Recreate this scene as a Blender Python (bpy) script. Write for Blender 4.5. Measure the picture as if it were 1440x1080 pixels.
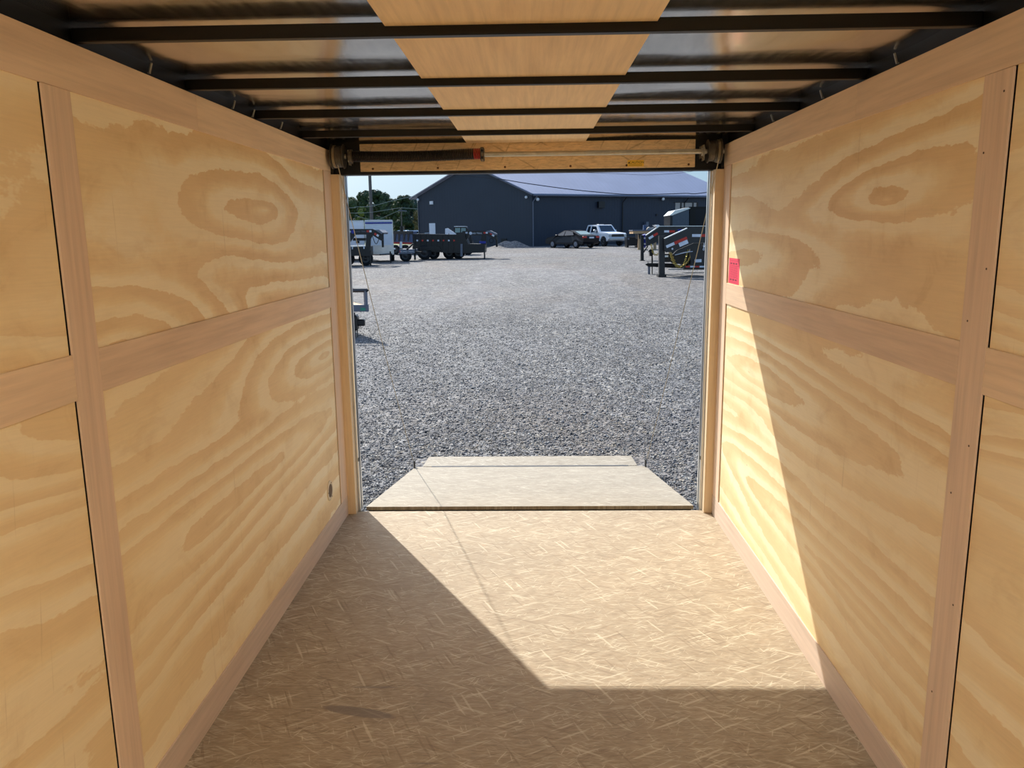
import bpy, math, random
import numpy as np
from mathutils import Vector, Matrix, noise as mnoise

for o in list(bpy.data.objects):
    bpy.data.objects.remove(o)
S = bpy.context.scene
COL = S.collection
random.seed(7)

# ------------------------------------------------------------------ camera
FPX = 1109.518                      # focal length in pixels of the 1440 wide frame
PITCH, YAW, ROLL = 0.18738, 0.02483, -0.01206
CAM = Vector((0.018, 0.0, 1.5364))
Fw = Vector((-math.sin(YAW) * math.cos(PITCH), math.cos(YAW) * math.cos(PITCH), -math.sin(PITCH)))
Rt = Fw.cross(Vector((0, 0, 1))).normalized()
Up = Rt.cross(Fw)
Rr = math.cos(ROLL) * Rt + math.sin(ROLL) * Up
Ur = -math.sin(ROLL) * Rt + math.cos(ROLL) * Up
cam_data = bpy.data.cameras.new('camera')
cam = bpy.data.objects.new('camera', cam_data)
COL.objects.link(cam)
cam_data.sensor_width = 36.0
cam_data.lens = FPX / 1440 * 36.0
cam_data.clip_start = 0.03
cam_data.clip_end = 3000
cam.matrix_world = Matrix(((Rr.x, Ur.x, -Fw.x, CAM.x), (Rr.y, Ur.y, -Fw.y, CAM.y), (Rr.z, Ur.z, -Fw.z, CAM.z), (0, 0, 0, 1)))
S.camera = cam

# ------------------------------------------------------------------ sky and sun
world = bpy.data.worlds.new('sky')
S.world = world
world.use_nodes = True
wn = world.node_tree
wn.nodes.clear()
SUN_TRAVEL = Vector((0.555, -1.0, -1.0)).normalized()
wtc = wn.nodes.new('ShaderNodeTexCoord')
wsx = wn.nodes.new('ShaderNodeSeparateXYZ')
wn.links.new(wtc.outputs['Generated'], wsx.inputs[0])
wr_ = wn.nodes.new('ShaderNodeValToRGB')
el = wr_.color_ramp.elements
el[0].position = 0.0; el[0].color = (0.50, 0.52, 0.55, 1)
el[1].position = 1.0; el[1].color = (0.20, 0.42, 0.92, 1)
for p_, c_ in ((0.5, (0.60, 0.83, 0.97)), (0.54, (0.50, 0.76, 0.97)), (0.62, (0.38, 0.64, 0.98)), (0.80, (0.26, 0.50, 0.95))):
    e_ = el.new(p_); e_.color = (*c_, 1)
wm = wn.nodes.new('ShaderNodeMapRange')
wm.inputs['From Min'].default_value = -1.0
wn.links.new(wsx.outputs['Z'], wm.inputs['Value'])
wn.links.new(wm.outputs[0], wr_.inputs[0])
bg = wn.nodes.new('ShaderNodeBackground')
bg.inputs['Strength'].default_value = 0.20
# bright aureole round the sun
wd = wn.nodes.new('ShaderNodeVectorMath'); wd.operation = 'DOT_PRODUCT'
wn.links.new(wtc.outputs['Generated'], wd.inputs[0]); wd.inputs[1].default_value = tuple(-SUN_TRAVEL)
w1 = wn.nodes.new('ShaderNodeMath'); w1.operation = 'MAXIMUM'; wn.links.new(wd.outputs['Value'], w1.inputs[0]); w1.inputs[1].default_value = 0.0
w2 = wn.nodes.new('ShaderNodeMath'); w2.operation = 'POWER'; wn.links.new(w1.outputs[0], w2.inputs[0]); w2.inputs[1].default_value = 9.0
w3 = wn.nodes.new('ShaderNodeMix'); w3.data_type = 'RGBA'; w3.blend_type = 'ADD'
wn.links.new(w2.outputs[0], w3.inputs[0]); wn.links.new(wr_.outputs[0], w3.inputs[6]); w3.inputs[7].default_value = (5.6, 5.3, 4.8, 1)
wn.links.new(w3.outputs[2], bg.inputs['Color'])
wo = wn.nodes.new('ShaderNodeOutputWorld')
wn.links.new(bg.outputs[0], wo.inputs['Surface'])
sd = bpy.data.lights.new('sun', 'SUN')
sd.energy = 1.72
sd.angle = math.radians(0.53)
sd.color = (1.0, 0.955, 0.88)
sun = bpy.data.objects.new('sun', sd)
COL.objects.link(sun)
sun.rotation_euler = SUN_TRAVEL.to_track_quat('-Z', 'Y').to_euler()
sun.location = (-20, 40, 40)
S.view_settings.view_transform = 'Standard'
S.view_settings.look = 'None'
S.view_settings.gamma = 1.0
S.view_settings.use_curve_mapping = False
S.view_settings.exposure = 1.90
try:
    S.cycles.max_bounces = 10
    S.cycles.diffuse_bounces = 8
    S.cycles.glossy_bounces = 5
except Exception:
    pass

# ground outside rises very gently away from the trailer
FILL_LAMP = 95.0  # glow strength of the added fill lamps on the ceiling
def G(y):
    return -0.421 + 0.0117 * y

def at(px, py, Y):
    """point of the place at distance Y in the direction of a photo pixel"""
    d = Fw * FPX + Rr * (px - 720) + Ur * (540 - py)
    d = d / d.y
    return Vector((CAM.x + d.x * Y, Y, CAM.z + d.z * Y))

# ------------------------------------------------------------------ materials
class NT:
    def __init__(s, name):
        s.m = bpy.data.materials.new(name)
        s.m.use_nodes = True
        s.t = s.m.node_tree
        s.t.nodes.clear()
        s.out = s.t.nodes.new('ShaderNodeOutputMaterial')
        s.b = s.t.nodes.new('ShaderNodeBsdfPrincipled')
        s.t.links.new(s.b.outputs[0], s.out.inputs[0])
    def put(s, sock, v):
        if isinstance(v, bpy.types.NodeSocket):
            s.t.links.new(v, sock)
        else:
            if sock.type == 'RGBA' and len(v) == 3:
                v = (*v, 1)
            sock.default_value = v
    def n(s, kind, **kw):
        nd = s.t.nodes.new(kind)
        for k, v in kw.items():
            setattr(nd, k, v)
        return nd
    def coord(s, kind='Object'):
        return s.n('ShaderNodeTexCoord').outputs[kind]
    def pos(s):
        return s.n('ShaderNodeNewGeometry').outputs['Position']
    def map(s, v, scale=(1, 1, 1), rot=(0, 0, 0), loc=(0, 0, 0)):
        nd = s.n('ShaderNodeMapping')
        s.put(nd.inputs['Vector'], v)
        nd.inputs['Scale'].default_value = scale
        nd.inputs['Rotation'].default_value = rot
        nd.inputs['Location'].default_value = loc
        return nd.outputs[0]
    def noise(s, v, scale, detail=2, rough=0.5, dist=0.0, out='Fac'):
        nd = s.n('ShaderNodeTexNoise')
        s.put(nd.inputs['Vector'], v)
        nd.inputs['Scale'].default_value = scale
        nd.inputs['Detail'].default_value = detail
        nd.inputs['Roughness'].default_value = rough
        nd.inputs['Distortion'].default_value = dist
        return nd.outputs[out]
    def voro(s, v, scale, feature='F1', out='Color', rnd=1.0):
        nd = s.n('ShaderNodeTexVoronoi', feature=feature)
        s.put(nd.inputs['Vector'], v)
        nd.inputs['Scale'].default_value = scale
        nd.inputs['Randomness'].default_value = rnd
        return nd.outputs[out]
    def math(s, op, a, b=0.0, c=0.0, clamp=False):
        nd = s.n('ShaderNodeMath', operation=op)
        nd.use_clamp = clamp
        s.put(nd.inputs[0], a); s.put(nd.inputs[1], b); s.put(nd.inputs[2], c)
        return nd.outputs[0]
    def ramp(s, f, stops, interp='LINEAR'):
        nd = s.n('ShaderNodeValToRGB')
        nd.color_ramp.interpolation = interp
        e = nd.color_ramp.elements
        while len(e) > 1:
            e.remove(e[0])
        for i, (p, c) in enumerate(stops):
            el = e[0] if i == 0 else e.new(p)
            el.position = p
            if not isinstance(c, tuple):
                c = (c, c, c)
            el.color = (*c, 1)
        s.put(nd.inputs[0], f)
        return nd.outputs[0]
    def mix(s, f, a, b, mode='MIX'):
        nd = s.n('ShaderNodeMix', data_type='RGBA', blend_type=mode)
        s.put(nd.inputs[0], f); s.put(nd.inputs[6], a); s.put(nd.inputs[7], b)
        return nd.outputs[2]
    def sep(s, v):
        nd = s.n('ShaderNodeSeparateXYZ')
        s.put(nd.inputs[0], v)
        return nd.outputs
    def bump(s, h, dist=0.01, strength=0.5):
        nd = s.n('ShaderNodeBump')
        nd.inputs['Strength'].default_value = strength
        nd.inputs['Distance'].default_value = dist
        s.put(nd.inputs['Height'], h)
        s.t.links.new(nd.outputs[0], s.b.inputs['Normal'])
    def set(s, color=None, rough=None, metal=None, **kw):
        if color is not None: s.put(s.b.inputs['Base Color'], color)
        if rough is not None: s.put(s.b.inputs['Roughness'], rough)
        if metal is not None: s.put(s.b.inputs['Metallic'], metal)
        for k, v in kw.items():
            s.put(s.b.inputs[k.replace('_', ' ')], v)
        return s.m

def hexc(r, g, b):
    f = lambda c: ((c / 255 + 0.055) / 1.055) ** 2.4 if c > 10 else c / 255 / 12.92
    return (f(r), f(g), f(b))

def plain(name, rgb, rough=0.5, metal=0.0, var=0.12, scale=8.0, **kw):
    k = NT(name)
    c = hexc(*rgb)
    lo = tuple(x * (1 - var) for x in c)
    hi = tuple(min(1, x * (1 + var)) for x in c)
    n = k.noise(k.pos(), scale, 4, 0.6)
    return k.set(k.ramp(n, [(0.3, lo), (0.7, hi)]), rough, metal, **kw)

def pine(name, seed, dens=7.0, ay=0.55, az=1.7, tone=1.0, contrast=1.0, slope=0.0, rings=()):
    """rotary cut pine plywood: contour shaped grain running along the wall"""
    k = NT(name)
    p = k.map(k.pos(), rot=(slope, 0, 0))
    v = k.map(p, (0.0, ay, az), loc=(seed * 7.3, seed * 3.1, seed * 1.7))
    n1 = k.noise(v, 1.0, 1.4, 0.40, 0.7)
    wob = k.noise(k.map(p, (0, 6, 13), loc=(seed, 0, 0)), 1.0, 4, 0.7)
    base = k.math('MULTIPLY', n1, dens)
    if rings:
        dmin = None
        for (yc, zc, ry, rz_) in rings:
            q = k.map(k.map(p, loc=(0, -yc, -zc)), (0, 1 / ry, 1 / rz_))
            ln = k.n('ShaderNodeVectorMath', operation='LENGTH')
            k.put(ln.inputs[0], q)
            dmin = ln.outputs['Value'] if dmin is None else k.math('SMOOTH_MIN', dmin, ln.outputs['Value'], 0.5)
        base = k.math('ADD', k.math('MULTIPLY', n1, dens * 0.30), k.math('MULTIPLY', k.math('POWER', dmin, 0.75), 1.55))
    val = k.math('ADD', base, k.math('MULTIPLY', wob, 0.55 if rings else 0.45))
    fr = k.math('FRACT', val)
    L = tuple(x * tone for x in hexc(254, 240, 206)); D = tuple(x * tone for x in hexc(236, 206, 156)); Mid = tuple(x * tone for x in hexc(248, 226, 180))
    band = k.ramp(fr, [(0.0, L), (0.26, L), (0.40, Mid), (0.66, D), (0.94, D), (0.965, L), (1.0, L)])
    big = k.noise(k.map(p, (0, 0.8, 1.6), loc=(seed * 2, 5, 0)), 1.3, 3, 0.55)
    strength = k.ramp(big, [(0.34, 0.45 * contrast), (0.60, 1.0 * contrast)])
    c = k.mix(strength, Mid, band)
    fine = k.noise(k.map(p, (0, 5, 150), loc=(0, 0, seed)), 1.0, 3, 0.7)
    c = k.mix(0.4, c, k.ramp(fine, [(0.25, 0.84), (0.6, 1.0), (0.8, 1.04)]), 'MULTIPLY')
    blot = k.noise(k.map(p, (0, 1.6, 2.6), loc=(seed, seed, 3)), 2.6, 5, 0.65, 0.6)
    c = k.mix(0.75, c, k.ramp(blot, [(0.32, (0.88, 0.83, 0.76)), (0.46, (0.98, 0.975, 0.96)), (0.60, (1.0, 1.0, 1.0))]), 'MULTIPLY')
    # short upright lathe checks and small knots
    chk = k.noise(k.map(p, (0, 75, 3.0), loc=(seed, 1, 0)), 1.0, 2, 0.5)
    chkm = k.noise(k.map(p, (0, 2.5, 1.4), loc=(seed, 9, 0)), 1.5, 2)
    cm = k.math('MULTIPLY', k.ramp(chk, [(0.68, 0.0), (0.74, 1.0)]), k.ramp(chkm, [(0.50, 0.0), (0.60, 0.35)]))
    c = k.mix(cm, c, tuple(x * 0.70 for x in D))
    kd = k.voro(k.map(p, (0, 1, 1.3), loc=(seed * 3, seed, 0)), 2.6, out='Distance')
    c = k.mix(k.ramp(kd, [(0.010, 0.8), (0.026, 0.0)]), c, hexc(110, 74, 44))
    k.bump(fine, 0.0006, 0.3)
    return k.set(c, 0.55, Specular_IOR_Level=0.3)

def luan(name, seed=0.0, axis='Y', rgb=(234, 208, 178), g0=0.88):
    k = NT(name)
    p = k.pos()
    sc = (60, 2.2, 60) if axis == 'Y' else (60, 60, 2.2)
    g = k.noise(k.map(p, sc, loc=(seed, seed, seed)), 1.0, 4, 0.65, 0.2)
    sc2 = (9, 1.2, 9) if axis == 'Y' else (9, 9, 1.2)
    b = k.noise(k.map(p, sc2, loc=(seed, 2 * seed, 0)), 1.0, 3, 0.6, 0.8)
    c0 = hexc(*rgb)
    c = k.ramp(g, [(0.3, tuple(x * g0 for x in c0)), (0.55, c0), (0.75, tuple(min(1, x * 1.07) for x in c0))])
    c = k.mix(0.7, c, k.ramp(b, [(0.3, (0.88, 0.85, 0.83)), (0.6, (1.0, 1.0, 1.0))]), 'MULTIPLY')
    k.bump(g, 0.0006, 0.3)
    return k.set(c, 0.6, Specular_IOR_Level=0.25)

def osb(name, plane='XY', base=(207, 178, 138), light=(238, 218, 180), dark=(166, 130, 90), stain=False, flake=0.9, size=1.35, specks=1.0):
    k = NT(name)
    p = k.pos()
    if plane == 'XZ':
        p = k.map(p, rot=(math.radians(90), 0, 0))
    warp = k.noise(p, 9.0, 2, 0.5, out='Color')
    pw = k.mix(0.012, p, warp)
    c = hexc(*base)
    hi = hexc(*light); dk = hexc(*dark)
    # fibres lying mostly along x at two sizes
    g = k.noise(k.map(pw, (16, 120, 1)), size, 5, 0.70, 0.5)
    g2 = k.noise(k.map(pw, (5, 22, 1), rot=(0, 0, 0.2)), size * 1.5, 5, 0.72, 1.5)
    col = k.ramp(g, [(0.30, tuple(x * 0.72 for x in c)), (0.46, c), (0.70, tuple(min(1, x * 1.24) for x in c))])
    col = k.mix(0.85, col, k.ramp(g2, [(0.34, (0.80, 0.76, 0.70)), (0.50, (0.98, 0.98, 0.97)), (0.72, (1.10, 1.10, 1.09))]), 'MULTIPLY')
    # pale strands at many angles, torn out of stretched noise
    pm = k.ramp(k.noise(k.map(pw, (6, 9, 1), loc=(2, 8, 0)), size, 4, 0.65), [(0.36, 0.15), (0.62, 1.0)])
    for i, (ang, sx, sy_, lo_, f_) in enumerate([(0.08, 9, 60, .57, .40), (-0.20, 7, 70, .60, .45), (-0.65, 9, 85, .635, .9), (0.62, 10, 90, .64, .85), (1.25, 10, 95, .67, .9), (-1.15, 9, 85, .67, .85), (0.33, 14, 120, .62, .6), (-0.38, 12, 110, .62, .6)]):
        vv = k.map(k.map(pw, rot=(0, 0, ang), loc=(i * 3.17, i * 1.73, 0)), (sx * size, sy_ * size, 1))
        nn = k.noise(vv, 1.0, 1.5, 0.5, 0.15)
        m = k.math('MULTIPLY', k.math('MULTIPLY', k.ramp(nn, [(lo_, 0.0), (lo_ + 0.06, 1.0)]), flake * f_ * 0.8), pm)
        col = k.mix(m, col, hi)
    for i, (ang, sx, sy_, thr, f_) in enumerate([(-0.5, 5, 80, .93, .55), (0.5, 5.5, 70, .94, .5), (1.1, 5, 75, .965, .55)]):
        vv = k.map(k.map(pw, rot=(0, 0, ang), loc=(i * 5.17, i * 2.73, 0)), (sx * size, sy_ * size, 1))
        cell = k.sep(k.voro(vv, 1.0, out='Color'))
        edge = k.voro(vv, 1.0, out='Distance')
        m = k.math('MULTIPLY', k.ramp(cell[0], [(thr - 0.01, 0.0), (thr + 0.01, 1.0)]), k.ramp(edge, [(0.34, 1.0), (0.52, 0.0)]))
        col = k.mix(k.math('MULTIPLY', m, flake * f_), col, hi)
        dm = k.math('MULTIPLY', k.ramp(cell[0], [(0.07, 0.35), (0.09, 0.0)]), k.ramp(edge, [(0.30, 1.0), (0.5, 0.0)]))
        col = k.mix(dm, col, dk)
    big = k.noise(k.map(pw, (1.2, 2.4, 1)), 1.0, 3, 0.6)
    col = k.mix(1.0, col, k.ramp(big, [(0.3, (0.92, 0.91, 0.90)), (0.65, (1.04, 1.03, 1.02))]), 'MULTIPLY')
    sp = k.noise(k.map(pw, (24, 60, 1), loc=(4, 0, 0)), 1.4, 2)
    col = k.mix(k.ramp(sp, [(0.755, 0.0), (0.80, 0.8 * specks)]), col, hexc(84, 56, 34))
    if stain:                         # grey smears rubbed into the board near the left
        for (cx, cy, lx, ly, a, st_) in [(-0.545, 2.335, 0.115, 0.022, 0.22, 0.7), (-0.52, 2.480, 0.075, 0.006, 0.0, 0.6), (-0.44, 2.02, .03, .004, 0, .7), (-0.30, 2.08, .05, .004, 0, .5)]:
            q = k.map(k.pos(), loc=(-cx, -cy, 0))
            q = k.map(q, rot=(0, 0, a))
            q = k.map(q, (1 / lx, 1 / ly, 0))
            q = k.mix(0.18, q, k.noise(p, 60, 3, out='Color'))
            ln = k.n('ShaderNodeVectorMath', operation='LENGTH')
            k.put(ln.inputs[0], q)
            col = k.mix(k.ramp(ln.outputs['Value'], [(0.8, st_), (1.0, 0.0)]), col, hexc(112, 102, 94))
    k.bump(k.math('ADD', g, g2), 0.0010, 0.35)
    return k.set(col, 0.62, Specular_IOR_Level=0.25)

MT = {}
MT['black'] = plain('black_paint', (9, 8, 8), 0.42, 0.0, 0.2, Specular_IOR_Level=0.35)
MT['black_tex'] = plain('black_frame_paint', (9, 8, 8), 0.5, 0.0, 0.2, Specular_IOR_Level=0.3)
MT['zinc'] = plain('galvanised_steel', (176, 172, 160), 0.35, 0.9, 0.15, 30)
MT['zinc_dull'] = plain('dull_zinc', (98, 92, 82), 0.45, 0.8, 0.25, 30)
MT['alu'] = plain('mill_aluminium', (214, 216, 218), 0.28, 0.85, 0.06, 6)
MT['spring'] = plain('oiled_spring_steel', (38, 31, 26), 0.3, 0.6, 0.3, 60)
MT['redpaint'] = plain('red_spring_paint', (158, 28, 20), 0.4, 0.1)
MT['cable'] = plain('cable_steel', (186, 170, 136), 0.35, 0.5)
MT['rubber'] = plain('tyre_rubber', (24, 24, 26), 0.85)
MT['trailer_black'] = plain('trailer_black_paint', (20, 21, 25), 0.35, 0.0, 0.25, 3)
MT['trailer_grey'] = plain('trailer_charcoal_paint', (44, 44, 46), 0.3, 0.1, 0.15, 3)
MT['white'] = plain('white_paint', (226, 230, 236), 0.35, 0.0, 0.04, 2)
MT['offwhite'] = plain('white_gloss', (240, 240, 240), 0.3, 0, 0.03)
MT['refl_white'] = plain('reflector_white', (225, 228, 235), 0.3)
MT['refl_red'] = plain('reflector_red', (200, 48, 34), 0.3)
MT['blue'] = plain('blue_paint', (34, 48, 150), 0.4)
MT['gold'] = plain('gold_chain_zinc', (196, 172, 96), 0.3, 0.6)
MT['glass'] = plain('dark_glass', (28, 38, 50), 0.06, 0.0, 0.1, Specular_IOR_Level=0.8)
MT['clearglass'] = plain('cab_glass', (110, 140, 140), 0.08, 0.0, 0.1, Specular_IOR_Level=0.8)
MT['car_dark'] = plain('midnight_car_paint', (9, 13, 24), 0.3, 0.0, 0.1, Specular_IOR_Level=0.3)
MT['tail'] = plain('tail_light_red', (205, 52, 40), 0.2)
MT['chrome'] = plain('chrome', (170, 174, 180), 0.3, 0.9, 0.05)
MT['yellow'] = plain('caution_yellow', (252, 208, 70), 0.5, 0, 0.06)
MT['ink'] = plain('black_ink', (30, 22, 16), 0.6)
MT['pink'] = plain('red_sticker_paper', (240, 62, 96), 0.5, 0, 0.03)
MT['pinkink'] = plain('sticker_ink', (128, 26, 50), 0.6)
MT['vent'] = plain('vent_plastic', (214, 196, 164), 0.5, 0, 0.05)
MT['ventdark'] = plain('vent_slots', (128, 112, 96), 0.6, 0.3)
MT['strap'] = plain('cable_clip_aluminium', (150, 152, 152), 0.4, 0.2)
MT['deckwood'] = plain('deck_timber', (196, 160, 120), 0.7, 0, 0.2, 20)
MT['trunk'] = plain('bark', (70, 60, 50), 0.9)
MT['pole'] = plain('weathered_pole_timber', (104, 98, 92), 0.85, 0, 0.2, 5)
MT['wire'] = plain('overhead_wire', (38, 42, 48), 0.6)
MT['wirelight'] = plain('bright_overhead_wire', (150, 160, 150), 0.5)
MT['screw'] = plain('screw_head', (88, 58, 34), 0.4, 0.6)
MT['tan'] = plain('tan_translucent_panel', (176, 168, 160), 0.5, 0, 0.06)
MT['bluegrey'] = plain('dump_body_blue_grey', (64, 84, 118), 0.45, 0, 0.1)

# thin corrugated building sheet
def ribbed(name, rgb, axis_vec, pitch=0.3, rough=0.45, metal=0.0, depth=0.02, dk=0.82):
    k = NT(name)
    p = k.pos()
    d = k.n('ShaderNodeVectorMath', operation='DOT_PRODUCT')
    k.put(d.inputs[0], p)
    d.inputs[1].default_value = axis_vec
    f = k.math('FRACT', k.math('DIVIDE', d.outputs['Value'], pitch))
    rib = k.ramp(f, [(0.0, 0.0), (0.08, 1.0), (0.16, 0.0), (1.0, 0.0)])
    c = hexc(*rgb)
    n = k.noise(p, 0.5, 3)
    col = k.ramp(n, [(0.3, tuple(x * 0.94 for x in c)), (0.7, tuple(x * 1.06 for x in c))])
    col = k.mix(rib, col, tuple(x * dk for x in c))
    k.bump(rib, depth, 0.6)
    return k.set(col, rough, metal)

def gravel_mat():
    k = NT('grey_gravel')
    p = k.pos()
    pw = k.mix(0.02, p, k.noise(p, 6, 2, out='Color'))
    c1 = k.sep(k.voro(pw, 38.0))
    c2 = k.sep(k.voro(k.map(pw, loc=(3, 1, 0)), 17.0))
    tone = k.math('ADD', k.math('MULTIPLY', c1[0], 0.6), k.math('MULTIPLY', c2[1], 0.4))
    col = k.ramp(tone, [(0.08, hexc(56, 56, 56)), (0.35, hexc(88, 87, 86)), (0.6, hexc(112, 113, 116)), (0.85, hexc(136, 134, 130)), (0.97, hexc(168, 164, 154))])
    hue = k.ramp(c1[2], [(0.0, (0.93, 0.96, 1.04)), (0.55, (1.0, 1.0, 1.0)), (0.85, (1.03, 0.99, 0.92)), (1.0, (1.10, 0.99, 0.82))])
    col = k.mix(1.0, col, hue, 'MULTIPLY')
    # fines: warm worn patches and paler wheel tracks
    patch = k.noise(k.map(p, (0.28, 0.12, 1), loc=(7, 2, 0)), 1.0, 4, 0.6, 0.6)
    col = k.mix(k.ramp(patch, [(0.50, 0.0), (0.66, 0.35)]), col, hexc(118, 106, 95))
    pale = k.noise(k.map(p, (0.22, 0.07, 1), rot=(0, 0, 0.25), loc=(1, 6, 0)), 1.0, 4, 0.6, 1.2)
    col = k.mix(k.ramp(pale, [(0.48, 0.0), (0.62, 0.45)]), col, hexc(126, 126, 128))
    mott = k.noise(k.map(p, (1.0, 0.55, 1)), 7.0, 5, 0.72)
    col = k.mix(1.0, col, k.ramp(mott, [(0.34, (0.50, 0.50, 0.53)), (0.5, (1.0, 1.0, 1.0)), (0.66, (1.42, 1.41, 1.38))]), 'MULTIPLY')
    mott2 = k.noise(k.map(p, (0.5, 0.2, 1)), 3.0, 4, 0.65)
    col = k.mix(1.0, col, k.ramp(mott2, [(0.34, (0.84, 0.84, 0.86)), (0.62, (1.10, 1.10, 1.09))]), 'MULTIPLY')
    d = k.voro(pw, 38.0, out='Distance')
    d2 = k.voro(k.map(pw, loc=(3, 1, 0)), 17.0, out='Distance')
    h = k.math('ADD', k.math('MULTIPLY', d, -0.6), k.math('MULTIPLY', d2, -1.0))
    h = k.math('ADD', h, k.math('MULTIPLY', k.noise(p, 5, 4), 1.0))
    k.bump(h, 0.03, 0.8)
    return k.set(col, 0.8, Specular_IOR_Level=0.3)
MT['gravel'] = gravel_mat()
def stone_mat():
    k = NT('loose_stone')
    p = k.pos()
    c1 = k.sep(k.voro(p, 22.0))
    col = k.ramp(c1[0], [(0.05, hexc(78, 78, 80)), (0.4, hexc(112, 111, 111)), (0.75, hexc(140, 139, 136)), (1.0, hexc(182, 178, 168))])
    hue = k.ramp(c1[2], [(0.0, (0.94, 0.97, 1.04)), (0.55, (1.0, 1.0, 1.0)), (0.85, (1.03, 0.99, 0.92)), (1.0, (1.12, 0.98, 0.82))])
    return k.set(k.mix(1.0, col, hue, 'MULTIPLY'), 0.7, Specular_IOR_Level=0.35)
MT['stone'] = stone_mat()

def roof_metal():
    k = NT('roof_skin_metal')
    p = k.pos()
    n = k.noise(k.map(p, (8, 1, 1)), 6, 3)
    col = k.ramp(n, [(0.3, hexc(205, 202, 196)), (0.7, hexc(220, 217, 211))])
    h = k.noise(k.map(p, (1, 2.5, 1)), 2.2, 2)
    k.bump(h, 0.012, 0.25)
    return k.set(col, k.ramp(n, [(0.3, 0.13), (0.7, 0.19)]), 1.0)
MT['skin'] = roof_metal()

def leaf_mat(name, dark, light):
    k = NT(name)
    c = k.noise(k.pos(), 0.9, 4, 0.7)
    c2 = k.ramp(c, [(0.32, hexc(*dark)), (0.66, hexc(*light))])
    return k.set(c2, 0.7, Specular_IOR_Level=0.2)
MT['leaf_dark'] = leaf_mat('dark_foliage', (40, 55, 42), (80, 98, 70))
MT['leaf_mid'] = leaf_mat('green_foliage', (50, 66, 44), (96, 108, 70))
MT['leaf_yellow'] = leaf_mat('yellow_green_foliage', (84, 98, 48), (132, 142, 78))
MT['leaf_brown'] = leaf_mat('brown_green_foliage', (92, 84, 56), (134, 122, 84))
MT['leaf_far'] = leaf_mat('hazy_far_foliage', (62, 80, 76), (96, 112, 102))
MT['grass'] = leaf_mat('lawn', (86, 102, 54), (112, 124, 74))

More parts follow.
